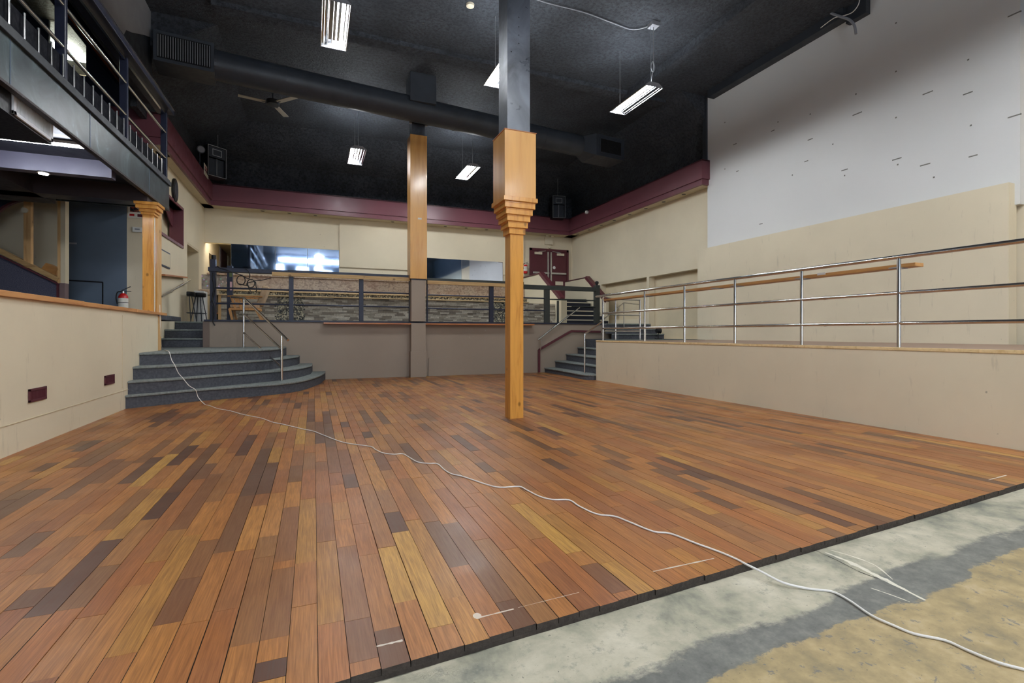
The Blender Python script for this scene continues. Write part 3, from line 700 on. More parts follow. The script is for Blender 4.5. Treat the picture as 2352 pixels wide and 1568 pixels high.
# rear stairs to the double doors
bs = thing('rear_stairs', 'straight dark carpeted stairs with pale nosings leading up to the maroon double doors', 'stairs', (8.1, 14.3, ZP))
BZ = .95 / 6
for k in range(6):
    z = ZP + BZ * (k + 1); y_ = 13.7 + .28 * k; ye = y_ + .33 if k < 5 else YW - .01
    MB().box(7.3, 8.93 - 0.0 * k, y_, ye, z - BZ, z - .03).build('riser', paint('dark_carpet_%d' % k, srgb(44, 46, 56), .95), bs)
    MB().box(7.3, 8.93, y_ - .02, ye, z - .03, z).build('tread', M['carpet'], bs, bevel=.004)
    MB().box(7.3, 8.93, y_ - .028, y_ - .014, z - .028, z + .004).build('nosing', M['ivory'], bs)
def parapet(x, th, prof, capw, name, label):
    """low stair wall in a plane x=const with a maroon cap; prof = (y, ztop) from near to far"""
    t_ = thing(name, label, 'stair wall', (x, prof[0][0], ZP))
    b = MB(); b.prism([(x, y, z) for y, z in prof] + [(x, prof[-1][0], ZP), (x, prof[0][0], ZP)], (th, 0, 0)); b.build('panel', M['cream'], t_)
    c = MB()
    for (a, b2) in zip(prof, prof[1:]): c.beam((x + th / 2, a[0], a[1] + .02), (x + th / 2, b2[0], b2[1] + .02), th + .06, .12 if a[1] != b2[1] else .03)
    c.build('cap', M['maroon_d'], t_, bevel=.004)
    return t_
parapet(7.15, .1, [(13.62, 2.10), (15.15, 3.08), (YW - .01, 3.08)], .1, 'stair_wall', 'cream stair side wall with a sloping maroon cap left of the double doors')
parapet(8.98, .1, [(13.9, 2.10), (15.2, 3.02), (YW - .01, 3.02)], .1, 'stair_wall', 'cream stair side wall with a sloping maroon cap against the right wall')
struct(MB().box(7.12, 7.32, 13.55, 13.7, ZP, 2.12).build('trim_10', M['cream_soft']))

# double doors -------------------------------------------------------
dz0 = ZP + .95
d0, d1 = P(1217, 570, y=YW - .03), P(1304, 570, y=YW - .03)
dx0, dx1, dzt = d0.x, d1.x, d0.z
d = struct(MB().box(dx0, dx1, YW - .03, YW - .005, dz0, dzt).build('door_1', M['maroon_d']))
def dsub(mb, n, m): return child_world(mb, n, m, d)
def child_world(mb, n, m, par, **kw):
    o = mb.build(n, m, None, **kw); loc = Vector(o.location)
    o.parent = par; o.matrix_parent_inverse = Matrix.Translation(-Vector(par.location)); return o
mid = (dx0 + dx1) / 2; y0 = YW - .075
fr = MB(); e = .07
fr.box(dx0 - .02, dx0 + e, y0, YW - .03, dz0, dzt + .02); fr.box(dx1 - e, dx1 + .02, y0, YW - .03, dz0, dzt + .02); fr.box(dx0 - .02, dx1 + .02, y0, YW - .03, dzt - e, dzt + .02)
child_world(fr, 'door_frame', M['maroon_d'], d)
for sx, xa, xb in ((-1, dx0 + e + .005, mid - .005), (1, mid + .005, dx1 - e - .005)):
    child_world(MB().box(xa, xb, YW - .06, YW - .031, dz0, dzt - e - .01), 'door_leaf', M['maroon_d'], d, bevel=.004)
    bz_ = dz0 + 1.02
    child_world(MB().box(xa + .03, xb - .03, YW - .12, YW - .075, bz_, bz_ + .07), 'push_bar', M['steel'], d, bevel=.006)
    xc = mid + sx * .09
    child_world(MB().box(min(xc, xc - sx * .055), max(xc, xc - sx * .055), YW - .085, YW - .061, dz0 + .1, dzt - e - .03), 'steel_astragal', M['steel'], d)
    cx = xa + .1 if sx < 0 else xb - .42
    child_world(MB().box(cx, cx + .3, YW - .12, YW - .061, dzt - .22, dzt - .13), 'door_closer', M['ivory'], d, bevel=.006)
    child_world(MB().beam((cx + .15, YW - .12, dzt - .12), (cx + (.45 if sx < 0 else -.2), YW - .09, dzt - .07), .02, .02), 'closer_arm', M['steel'], d)
child_world(MB().box(dx1 - .55, dx1 - .22, YW - .066, YW - .061, dz0 + .62, dz0 + .76), 'door_plate', M['ivory'], d)
disc_m = MB(); disc(disc_m, (mid + .2, YW - .066, dz0 + 1.28), (0, 1, 0), .06, .006); child_world(disc_m, 'door_sticker', M['white_p'], d)

# ================================================================== COLUMNS
def sq(mb, cx, cy, w_, z0, z1): return mb.box(cx - w_ / 2, cx + w_ / 2, cy - w_ / 2, cy + w_ / 2, z0, z1)
CX, CY = 2.324, 5.68
co = thing('wood_clad_column', 'tall front column with a golden wood shaft, stepped capital and glossy black upper half', 'column', (CX, CY, 0), 'interior columns')
sq(MB(), CX, CY, .176, 0, 2.27).build('shaft', M['wood_gold'], co, bevel=.003)
sq(MB(), CX, CY, .41, 2.68, 3.50).build('box_casing', M['ply_gold'], co, bevel=.002)
mb = MB()
for (a, b, q) in ((-.215, -.19, .5), (.0, 0, 0)): pass
sq(mb, CX, CY, .422, 3.497, 3.506); mb.build('casing_edge', wood('casing_edge_wood', srgb(180, 110, 60), srgb(160, 90, 46), 'x', .4, 1, 0, False), co)
zt, zb_ = 2.70, 2.25; n = 6; mb = MB()
for k in range(n):
    w_ = .445 - (.445 - .215) * k / (n - 1); z1 = zt - (zt - zb_) * k / n; z0 = zt - (zt - zb_) * (k + 1) / n
    sq(mb, CX, CY, w_, z0 + .022, z1); sq(mb, CX, CY, w_ - .045, z0, z0 + .024)
mb.build('capital', M['wood_gold'], co, bevel=.0025)
bc = sq(MB(), CX, CY, .30, 3.45, ZC).build('black_casing', M['col_black'], co, bevel=.002)
bl = MB()
for k, v in enumerate((40, 62, 81, 100)):
    z = 1.05 + (765.5 - v) / 1127 * 6.0; disc(bl, (CX, CY - .153, z), (0, 1, 0), .006, .004, 8)
for (dx, v) in ((-.10, 123), (.105, 133)): disc(bl, (CX + dx, CY - .153, 1.05 + (765.5 - v) / 1127 * 6.0), (0, 1, 0), .008, .004, 8)
subpart(bl, 'bolt_hole', M['dark_hole'], bc)
C2X, C2Y = 2.33, 11.93
c2 = thing('wood_clad_column', 'rear column with a plain golden plywood casing standing on a taupe pillar at the platform edge', 'column', (C2X, C2Y, 0), 'interior columns')
sq(MB(), C2X, C2Y, .34, 1.342, 2.33).build('pillar', M['taupe'], c2, bevel=.003)
mb = MB(); sq(mb, C2X, C2Y, .345, 0, 1.30); sq(mb, C2X, C2Y, .375, 0, .62); mb.build('pillar_foot', M['taupe'], c2, bevel=.003)
sq(MB(), C2X, C2Y, .35, 2.33, 2.36).build('collar', M['rail_black'], c2)
bc = sq(MB(), C2X, C2Y, .40, 2.36, 5.80).build('box_casing', M['ply_gold'], c2, bevel=.002)
sq(MB(), C2X, C2Y, .31, 5.80, ZC).build('black_casing', M['col_black'], c2)
subpart(MB().box(C2X - .02, C2X + .07, C2Y - .205, C2Y - .2005, 3.78, 3.82), 'paper_label', M['label'], bc)
mb = MB()
for s_ in (-1, 1): mb.box(C2X + s_ * .19 - .03, C2X + s_ * .19 + .03, C2Y - .2, C2Y - .14, 6.05, 6.2)
mb.box(C2X - .2, C2X + .2, C2Y - .19, C2Y - .17, 6.13, 6.15); mb.build('clamp', M['grill'], c2)
# pilaster at the balcony corner
px_ = thing('wood_clad_column', 'short golden wood pilaster with a moulded cap under the balcony corner at the left', 'column', (-2.52, 9.7, 1.4), 'interior columns')
y1p, y2p = P(352, 600, x=XL).y, P(361, 600, x=XL).y
x0p = P(327, 600, y=y1p).x
MB().box(x0p, XL, y1p, y2p, 1.40, 3.16).build('shaft', M['wood_gold'], px_, bevel=.003)
for k, (e, z0, z1) in enumerate(((.02, 3.00, 3.04), (.04, 3.04, 3.08), (.07, 3.08, 3.13), (.10, 3.13, 3.17))):
    pass
mb = MB()
for (e, z0, z1) in ((.02, 2.98, 3.02), (.04, 3.02, 3.07), (.075, 3.07, 3.13), (.095, 3.13, 3.175)): mb.box(x0p - e, XL + e, y1p - e, y2p + e * .6, z0, z1)
mb.build('capital', M['wood_gold'], px_, bevel=.004)
y3p = P(372, 600, x=XL).y
MB().box(XL - .09, XL - .005, y2p + .002, y3p, 1.402, 3.25).build('raw_stud', M['wood_raw'], px_, bevel=.002)
mb = MB().box(XL - .10, XL - .01, 9.885, y3p, RZ * 4, 1.345)
tag(mb.build('end_stud', M['wood_raw'], bevel=.002), 'raw pine stud at the end of the low cream wall under the ledge', 'stud')
strip = MB().box(XL - .012, XL + .004, y1p + .05, y1p + .09, 1.405, 2.95); strip.build('plaster_smear', M['label'], px_)

# ================================================================== BALCONY (upper left)
def BX(y): return -2.44 - .023 * (10.62 - y)
ba = thing('balcony', 'upper balcony edge with a worn teal-grey glossy fascia along the left side', 'balcony', (-2.5, 8, 3.3))
yN, yF = 1.0, 10.62
def slab(z0, z1, out, dep, y0=yN, y1=yF):
    mb = MB(); mb.prism([(BX(y0) + out, y0, z0), (BX(y1) + out, y1, z0), (BX(y1) + out - dep, y1, z0), (BX(y0) + out - dep, y0, z0)], (0, 0, z1 - z0)); return mb
slab(3.30, 3.72, 0, .03).build('fascia', M['fascia'], ba)
slab(3.72, 3.80, .035, .3).build('deck_edge', M['black_s'], ba, bevel=.006)
slab(3.80, 3.83, .015, .3).build('deck_edge', M['black_s'], ba, bevel=.003)
slab(3.275, 3.30, .006, .06).build('angle_iron', paint('rusty_black_iron', srgb(52, 46, 44), .5, .3, 20, .2), ba)
slab(3.735, 3.79, -.04, 1.7, yN, yF).build('deck', M['black_s'], ba)
mb = MB(); mb.box(-4.2, BX(yF) - .031, yF - .03, yF, 3.3, 3.72); mb.build('end_fascia', M['fascia'], ba)
# seams in the fascia
for u in (40, 210, 337):
    v_ = P(u, 300, x=-2.5).y; MB().box(BX(v_) - .01, BX(v_) + .004, v_ - .006, v_ + .006, 3.3, 3.72).build('seam_strip', M['navy'], ba)
br = thing('balcony_railing', 'dark blue balcony railing with chrome tubes and a wide top rail at the upper left', 'railing', (-2.5, 8, 3.83))
slab(5.02, 5.12, .08, .26).build('top_rail', M['rail_black'], br, bevel=.01)
slab(4.98, 5.02, -.02, .03).build('rail_batten', M['chrome'], br); slab(5.105, 5.125, .092, .012).build('edge_strip', M['chrome'], br)
def tube_y(z, off, r, mat, nm, par, y0=yN, y1=yF - .08): MB().tube([(BX(y0) + off, y0, z), (BX(y1) + off, y1, z)], r, 12).build(nm, mat, par, smooth=True)
tube_y(4.66, -.03, .022, M['chrome'], 'tube', br); tube_y(4.20, -.03, .022, M['chrome'], 'tube', br)
slab(3.85, 4.10, -.045, .012, yN, yF - .1).build('kick_board', paint('kick_black', srgb(20, 22, 30), .85, .2, 6, spec=.15), br)
for u in (161, 292, 376):
    y_ = P(u, 300, x=-2.5).y if u != 376 else yF - .1
    mb = MB().box(BX(y_) - .10, BX(y_) - .005, y_ - .03, y_ + .03, 3.83, 5.02); mb.build('post', M['rail_black'], br, bevel=.006)
for y_ in (3.2,): MB().box(BX(y_) - .10, BX(y_) - .005, y_ - .03, y_ + .03, 3.83, 5.02).build('post', M['rail_black'], br, bevel=.006)
k = 0; y_ = 3.4
while y_ < yF - .15:
    MB().tube([(BX(y_) - .02, y_, 3.86), (BX(y_) - .02, y_, 4.11)], .011, 6).build('baluster', M['chrome'], br); y_ += .245; k += 1
MB().box(BX(3.4) - .03, BX(3.4) - .01, 3.4, 3.42, 4.1, 4.12)
# the room behind the balcony: navy side wall with a lit opening, rear wall, ceiling
yU = YB - .06
ua, ub, uc = P(112, 100, y=yU), P(198, 100, y=yU), P(300, 300, y=yU)
zo0, zo1 = P(180, 172, y=yU).z, P(180, 58, y=yU).z
mb = MB(); mb.box(-7, ua.x, yU, yU + .06, 3.8, ZC); mb.box(ua.x, ub.x, yU, yU + .06, 3.8, zo0); mb.box(ua.x, ub.x, yU, yU + .06, zo1, ZC); mb.box(ub.x, XLW - .5, yU, yU + .06, 3.8, ZC)
struct(mb.build('wall_left_upper', M['navy_d']))
struct(MB().box(XLW - .5, XLW - .002, yU, yU + .06, 3.8, 4.8).build('wall_left_upper_back', M['cream']))
struct(MB().box(-7, XLW - .6, YB + 2.2, YB + 2.3, 3.6, ZC).build('wall_left_upper_room', M['cream']))
struct(MB().box(-7, XLW - .55, YB + .01, YB + 2.3, 3.8, 3.9).build('floor_left_upper_room', M['cream_soft']))
struct(MB().box(XLW - .6, XLW - .55, YB + .01, YB + 2.2, 3.6, ZC).build('wall_right_upper_room', M['cream_soft']))
up = thing('strip_light', 'added light brightening the small cream room behind the balcony', 'light', (-5.2, YB + 1.2, ZC - .1)); MB().box(-5.6, -4.6, YB + .8, YB + 1.4, ZC - .06, ZC - .01).build('added_light_panel', emit('added_upper_room_light', (.95, 1, .85, 1), 12), up)  # lamp added to brighten the room behind the opening
struct(MB().box(-3.62, -3.5, 1, yU, 5.98, ZC).build('wall_left_inner_bulkhead', M['navy_d'])); struct(MB().box(-3.52, -3.48, 1, yU, 5.94, 5.98).build('trim_11', M['wood_shelf']))
a = P(262, 246, y=yU - .3); b = P(328, 258, y=yU - .3)
tag(MB().box(a.x, b.x, yU - .32, yU - .002, a.z - .05, a.z).build('wooden_board', M['wood_shelf']), 'short orange wooden board on the navy wall behind the balcony railing', 'board')
# bulkhead above with a bare grey patch
xg = -2.8
g1 = P(378, 90, x=xg)
struct(MB().box(xg - .12, xg, 1, 11.0, P(285, 70, x=xg).z - .55, ZC).build('wall_left_bulkhead', M['black_s']))
mb = MB(); ga = P(378, 91, x=xg + .012); gb = P(285, 72, x=xg + .012)
gpts = [(xg, 1.5, ZC - .01), (xg, ga.y, ZC - .01)] + [(xg, q.y, q.z) for q in (P(378, 91, x=xg), P(352, 88, x=xg), P(330, 80, x=xg), P(300, 74, x=xg), P(288, 68, x=xg), P(282, 80, x=xg), P(270, 76, x=xg))] + [(xg, P(240, 40, x=xg).y, P(255, 62, x=xg).z - .2), (xg, 1.5, P(255, 62, x=xg).z - .2)]
mb.prism(gpts, (.012, 0, 0)); struct(mb.build('trim_12', M['grey_patch']))

# under the balcony --------------------------------------------------
struct(MB().box(-7, -2.62, 1, y1p - .05, 3.43, 3.49).build('ceiling_under_balcony', M['black_s'])); struct(MB().box(-7, XLW, y1p + .3, YB - .02, 3.68, 3.72).build('ceiling_raised_left', M['black_s']))
b1 = P(270.5, 409.7, x=-2.53)
mb = MB().box(-7, -2.6, b1.y, b1.y + .15, b1.z, 3.43); struct(mb.build('trim_13', paint('violet_lit_beam', srgb(96, 94, 112), .4, .1, 2)))  # violet light on the beam put into its paint colour
b2 = P(318, 463, x=-2.6)
mb = MB().box(-7, -2.5, y1p - .05, y2p + .05, 3.175, 3.43); struct(mb.build('trim_14', paint('dark_brown_beam', srgb(58, 48, 50), .4, .15, 2)))
q0 = P(0, 408, z=3.175); q1 = P(107, 457.6, z=3.175)
mb = MB(); mb.prism([(q1.x, 2, 3.175), (q1.x, q1.y + .3, 3.175), (q1.x - 1.9, q1.y + .3, 3.175), (q1.x - 1.9, 2, 3.175)], (0, 0, .24)); struct(mb.build('trim_15', paint('dark_brown_bulkhead', srgb(50, 44, 50), .5, .15, 2)))
# strip light
q = P(175, 334.8, z=3.38); q2 = P(-60, 306, z=3.38)
sl = thing('strip_light', 'thin white lit strip light under the balcony', 'light', (q.x, q.y, 3.38))
yy_ = q.y; MB().box(-4.6, -2.62, yy_ - .02, yy_ + .02, 3.36, 3.385).build('lit_tube', M['tube_small'], sl); MB().box(-4.62, -2.60, yy_ - .035, yy_ + .035, 3.385, 3.42).build('housing', M['white_p'], sl)
q = P(100, 398, y=y1p - .3)
q = P(100, 400, z=3.16)
sp_ = thing('spot_lamp', 'small bright warm spot lamp under the dark beam at the left', 'light', q)
disc(MB(), q, (0, 0, 1), .05, .015).build('bulb', M['spot_lit'], sp_); disc(MB(), q + Vector((0, 0, .01)), (0, 0, 1), .07, .02).build('ring', M['blackp'], sp_)
# air register box
xg2 = -2.64
ga_, gb_ = P(26, 195, x=xg2), P(117, 273, x=xg2); gz0 = P(24, 260, x=xg2).z; gz1 = (ga_.z + gb_.z) / 2
gz1 = min(gz1, 3.36); gz0 = (gz0 + P(116.5, 325, x=xg2).z) / 2
vr = thing('air_register', 'large grey louvred air register under the balcony fascia at the left', 'vent', (xg2, ga_.y, gz0))
MB().box(xg2 - .9, xg2 - .002, ga_.y - .35, gb_.y + .02, gz0 - .02, gz1).build('duct_box', M['blackp'], vr)
fr = MB(); e = .035; x0, x1 = xg2, xg2 + .02
fr.box(x0, x1, ga_.y, gb_.y, gz0, gz0 + e); fr.box(x0, x1, ga_.y, gb_.y, gz1 - e, gz1); fr.box(x0, x1, ga_.y, ga_.y + e * 1.3, gz0, gz1); fr.box(x0, x1, gb_.y - e * 1.3, gb_.y, gz0, gz1)
M['grill_l'] = paint('register_grey', srgb(205, 207, 212), .45, .06, 5, 0)
fr.build('frame', M['grill_l'], vr, bevel=.002)
mb = MB(); n = 30
for k in range(n): y_ = ga_.y + e + (gb_.y - ga_.y - 2 * e) * (k + .5) / n; mb.box(x0, x1 - .006, y_ - .004, y_ + .004, gz0 + e, gz1 - e)
mb.build('louvre', M['grill_l'], vr)

# rear wall of the raised left area (y = YB) ---------------------------
def wy(u0, u1, name, mat, z0=1.385, z1=3.7, y=YB, th=.15):
    a, b = P(u0, 600, y=y).x, P(u1, 600, y=y).x
    return struct(MB().box(a, b, y, y + th, z0, z1).build(name, mat))
yA = YB - .14
wy(-260, 142, 'wall_left_rear_cream', M['cream'], y=yA)
wy(142, 291, 'wall_left_rear_blue', M['navy'], y=yA - .01)
a_, b_ = P(291, 600, y=yA).x, XLW + .0
struct(MB().box(a_, b_, yA, yA + .3, 1.385, 3.7).build('wall_left_rear', M['cream']))
struct(MB().box(XLW - .01, XLW + .0, yA, YB + .02, 0, 4.7).build('wall_left_corner', M['cream']))
# flush door outline in the blue wall
ya_ = yA - .012
def pz(u, v, y=None): return P(u, v, y=ya_ if y is None else y)
mb = MB()
c0, c1, c2_ = pz(150, 643), pz(236, 648), pz(236, 700)
mb.beam(c0, c1, .01, .025); mb.beam(c1, (c1.x, c1.y, 1.39), .01, .02, (1, 0, 0)); o = mb.build('hatch_door', M['dark_hole'], None)
tag(o, 'low flush door outlined in dark on the navy wall behind the ledge', 'door')
mb = MB(); c = pz(166, 558.5); mb.box(c.x - .07, c.x + .07, ya_ - .004, ya_, c.z - .015, c.z + .015); tag(mb.build('door_label', M['grill']), 'small pale label stuck on the navy wall', 'label')
# stair stringer partition with speckled carpet side
yS = 10.9
sp2 = thing('stair_partition', 'open stud partition on a sloping stair side of speckled navy carpet at far left', 'partition', (-4.5, yS, 1.385))
def ps(u, v): return P(u, v, y=yS)
pts = [ps(-200, 492), ps(137, 655), ps(137, 700), ps(-200, 700)]; pts[2].z = 1.385; pts[3].z = 1.385; pts[2].x = pts[1].x; pts[3].x = pts[0].x
mb = MB(); mb.prism(pts, (0, .1, 0)); mb.build('carpet_side', M['speck'], sp2)
mb = MB(); mb.beam(ps(-200, 490), ps(137, 653), .1, .022); mb.beam(ps(134.5, 652), Vector((ps(134.5, 652).x, yS, 1.39)), .1, .02, (1, 0, 0)); mb.build('maroon_edging', M['maroon_d'], sp2)
mb = MB(); mb.beam(ps(-200, 478) + Vector((0, .05, 0)), ps(133, 642) + Vector((0, .05, 0)), .12, .075); mb.build('sill_plate', M['wood_raw_x'], sp2, bevel=.003)
a, b = ps(54, 615), ps(54, 458); mb = MB(); mb.box(ps(53, 600).x, ps(70, 600).x, yS + .01, yS + .10, a.z, P(60, 456, y=yS).z); mb.build('stud', M['wood_raw'], sp2, bevel=.003)
mb = MB(); mb.box(ps(131, 600).x, ps(139, 600).x, yS + .01, yS + .10, ps(135, 650).z, ps(135, 454).z); mb.build('stud', M['wood_raw'], sp2, bevel=.003)
mb = MB(); mb.beam(ps(108, 452) + Vector((0, .05, 0)), ps(139, 455) + Vector((0, .05, 0)), .1, .05); mb.build('top_plate', M['wood_raw_x'], sp2)
mb = MB(); mb.box(ps(139, 600).x, ps(150, 600).x, yS, yS + .14, ps(145, 650).z, ps(145, 450).z); mb.build('cream_post', M['cream_soft'], sp2)
mb = MB(); mb.box(ps(137, 600).x, ps(149.5, 600).x, yS - .01, yS + .14, 1.385, ps(145, 650).z); mb.build('post_foot', paint('taupe_foot', srgb(120, 100, 98), .6), sp2)
# arched maroon edge with navy wall above it
arc = [ps(-60, 540), ps(0, 484), ps(15, 473), ps(35, 464), ps(58, 459), ps(85, 457), ps(110, 459)]
arc = smooth_path(arc, 3)
mb = MB(); mb.prism(arc + [Vector((arc[-1].x, yS, 3.6)), Vector((arc[0].x, yS, 3.6))], (0, .04, 0)); mb.build('arch_panel', M['navy_d'], sp2)
mb = MB()
for a, b in zip(arc, arc[1:]): mb.beam(a, b, .07, .03)
mb.build('arch_edging', M['maroon_d'], sp2)
mb = MB(); c = ps(57, 483); disc(mb, c + Vector((0, -.02, 0)), (0, 1, 0), .045, .03); mb.build('round_thermostat', M['ivory'], sp2, smooth=True)
# brown panel leaning behind the sill
yQ = yS + .11
mb = MB(); qs = [P(90, 622, y=yQ), P(105, 603, y=yQ), P(131, 616, y=yQ), P(128, 634, y=yQ)]; mb.prism(qs, (0, .25, 0))
tag(mb.build('cardboard_box', wood('brown_card', srgb(178, 128, 70), srgb(160, 108, 54), 'x', .6, 1, 0, False), bevel=.003), 'tilted brown box resting behind the sloping sill at far left', 'box')
# poster and thermostat on the cream strip
yT = yA
a = P(293.5, 470, y=yT); b = P(326, 502, y=yT)
po = thing('poster', 'white bordered poster with a dark and rust red print beside the wooden pilaster', 'poster', ((a.x + b.x) / 2, yT, b.z))
MB().box(a.x, b.x + .05, yT - .008, yT - .002, b.z, a.z).build('sheet', M['label'], po)
MB().box(a.x + .04, b.x + .05, yT - .010, yT - .008, b.z + .12, a.z - .01).build('print', M['poster'], po)
MB().box(a.x + .03, a.x + .11, yT - .010, yT - .008, b.z + .04, b.z + .08).build('red_mark', M['red'], po)
MB().box(a.x + .16, a.x + .26, yT - .010, yT - .008, b.z + .03, b.z + .085).build('red_mark', M['maroon_d'], po)
a = P(305, 521, y=yT); b = P(327, 534, y=yT)
th_ = thing('thermostat', 'white wall thermostat with a grey display left of the wooden pilaster', 'thermostat', ((a.x + b.x) / 2, yT, b.z))
cs_ = MB().box(a.x, b.x, yT - .03, yT - .001, b.z, a.z).build('case', M['white_p'], th_, bevel=.005)
subpart(MB().box(a.x + .04, a.x + .12, yT - .032, yT - .03, a.z - .06, a.z - .03), 'display', M['grill'], cs_)

# fire extinguishers -----------------------------------------------------
def extinguisher(c, h, r, name_label, hose_side=-1):
    e = thing('fire_extinguisher', name_label, 'fire extinguisher', c)
    x, y, z = c
    cy_ = MB().tube([(x, y, z), (x, y, z + .02), (x, y, z + h * .66), (x, y, z + h * .73), (x, y, z + h * .77)], [r * .9, r, r, r * .7, r * .35], 20).build('cylinder', M['red'], e, smooth=True)
    subpart(MB().tube([(x, y, z + h * .2), (x, y, z + h * .60)], r * 1.015, 20), 'label_band', M['label'], cy_, smooth=True)
    MB().tube([(x, y, z + h * .44), (x, y, z + h * .46)], r * 1.03, 20).build('dark_band', M['blackp'], e)
    MB().tube([(x, y, z + h * .77), (x, y, z + h * .84)], r * .3, 12).build('valve', M['steel'], e)
    mb = MB(); mb.beam((x - r * .3, y, z + h * .86), (x + r * 1.5, y, z + h * 1.0), .02, .012); mb.beam((x - r * .3, y, z + h * .84), (x + r * 1.6, y, z + h * .84), .02, .012); mb.build('handle', M['blackp'], e)
    MB().tube(smooth_path([(x - r * .3, y, z + h * .82), (x - r * 1.1, y - .01, z + h * .8), (x - r * 1.4, y - .01, z + h * .62), (x - r * 1.15, y - .01, z + h * .4)]), r * .13, 8).build('hose', M['blackp'], e, smooth=True)
    return e
q = P(283, 705, y=yA - .25)
extinguisher((q.x, q.y, 1.387), .57, .078, 'red fire extinguisher standing on the raised floor behind the wooden ledge')
q = P(1207, 628, y=YW - .1)
extinguisher((q.x, q.y, q.z), .44, .075, 'red fire extinguisher hung on the back wall left of the double doors')

# fittings on the left wall beyond the pilaster ---------------------------
def at_l(u, v, dx=0.0): return P(u, v, x=XLW + dx)
a = at_l(393, 424); b = at_l(404, 447)
pk = thing('oval_wall_speaker', 'black oval wall speaker high on the cream left wall under the soffit', 'speaker', (XLW, (a.y + b.y) / 2, b.z))
cy, cz = (a.y + b.y) / 2, P(399, 437, x=XLW).z; ry, rz = abs(b.y - a.y) / 2, .27
ell = [(XLW + .002, cy + ry * math.cos(2 * PI * k / 24), cz + rz * math.sin(2 * PI * k / 24)) for k in range(24)]
MB().prism(ell, (.05, 0, 0)).build('rim', M['blackp'], pk, bevel=.01)
ell = [(XLW + .052, cy + ry * .7 * math.cos(2 * PI * k / 24), cz + rz * .7 * math.sin(2 * PI * k / 24)) for k in range(24)]
MB().prism(ell, (.006, 0, 0)).build('grille', M['duct'], pk)
a = at_l(375, 577); b = at_l(388.5, 582); c = at_l(388.5, 618)
pf = thing('wall_mirror', 'small dark-edged rectangular panel on the cream left wall beside the pilaster', 'mirror', (XLW, b.y, c.z))
MB().box(XLW + .001, XLW + .02, b.y - 1.2, b.y, c.z, b.z).build('frame', M['navy_d'], pf); MB().box(XLW + .02, XLW + .024, b.y - 1.17, b.y - .03, c.z + .03, b.z - .03).build('panel', M['cream_soft'], pf)
a = at_l(375, 629); b = at_l(426, 634)
a = at_l(373, 631, .05); b = at_l(426, 637, .05); MB_ = MB().beam(a, b, .10, .035)
tag(MB_.build('wall_shelf', M['wood_shelf'], bevel=.003), 'short brown shelf on the cream left wall above the handrail', 'shelf')
hr = thing('wall_handrail', 'black and chrome sloping handrail on the cream left wall over the upper steps', 'handrail', (XLW, 13.5, 1.6))
a = P(370, 681, x=XLW + .08); b = P(436, 643, x=XLW + .08)
MB().tube([a, b], .022, 12).build('tube', M['chrome'], hr, smooth=True)
for f in (.35, .88):
    q = a.lerp(b, f); MB().tube([q, q + Vector((0, 0, -.05)), (XLW + .002, q.y, q.z - .07)], .008, 8).build('bracket', M['ivory'], hr)
a = at_l(452, 662); 
# ================================================================== BAR AREA
BY = 14.0
bl_x, br_x = P(508, 700, y=BY).x, 7.14
bar = thing('bar_counter', 'long bar clad in stacked stone and pebbles with a mottled brown upper panel', 'bar', ((bl_x + br_x) / 2, BY, ZP))
zA, zB, zC, zD = 2.00, 2.03, 2.115, 2.50
lam_r = P(1213, 680, y=BY).x; xsl = P(463, 650, y=BY + .03).x
MB().box(bl_x, br_x, BY + .04, BY + .55, ZP, 2.0).build('body', M['cream_soft'], bar)
MB().box(bl_x, lam_r - .1, BY + .06, BY + .5, 2.0, zD).build('upper_body', M['cream_soft'], bar)
z = ZP
peb = [(P(676, 700, y=BY).x, P(693, 700, y=BY).x), (P(637, 700, y=BY).x, P(656, 700, y=BY).x)]
pbs = [(P(637, 700, y=BY).x, P(695, 700, y=BY).x), (P(1133, 700, y=BY).x, P(1165, 700, y=BY).x)]
secs = [(bl_x, pbs[0][0]), (pbs[0][1], pbs[1][0]), (pbs[1][1], br_x)]
for sa, sb_ in secs:
    mb = MB(); tn = []; z = ZP
    while z < zA - .02:
        h_ = random.choice((.03, .036, .045)); h_ = min(h_, zA - z); x = sa
        while x < sb_ - .01:
            L = min(random.uniform(.09, .34), sb_ - x)
            dp = random.uniform(.0, .035); k = len(mb.f)
            mb.box(x, x + L, BY + .01 - dp, BY + .045, z, z + h_); tn += [random.random()] * (len(mb.f) - k)
            x += L
        z += h_
    mb.attr = {'tone': tn}; mb.build('stone_cladding', M['stone'], bar)
for p0, p1 in pbs: MB().box(p0 - .06, p1 + .06, BY - .012, BY + .04, ZP, zA).build('pebble_pilaster', M['pebble'], bar)
MB().box(bl_x - .05, lam_r, BY - .10, BY + .04, zA, zB).build('lower_ledge', M['maple'], bar, bevel=.004)
MB().box(bl_x - .05, lam_r - .03, BY + .02, BY + .06, zB, zC).build('pebble_band', M['pebble'], bar)
MB().box(xsl + .3, lam_r, BY - .04, BY + .06, zC, zC + .028).build('upper_ledge', M['maple'], bar, bevel=.004)
MB().box(bl_x + .2, lam_r - .1, BY + .03, BY + .06, zC + .028, zD).build('laminate_panel', M['laminate'], bar)
MB().box(xsl, bl_x + .2, BY + .03, BY + .06, zC + .028, zD).build('sticker_panel', M['stickers'], bar)
MB().box(bl_x - .3, lam_r - .05, BY - .05, BY + .6, zD, zD + .04).build('bar_top', M['laminate'], bar, bevel=.004)
MB().box(bl_x - .06, bl_x, BY - .02, BY + .04, ZP, zA).build('end_batten', M['wood_raw'], bar)
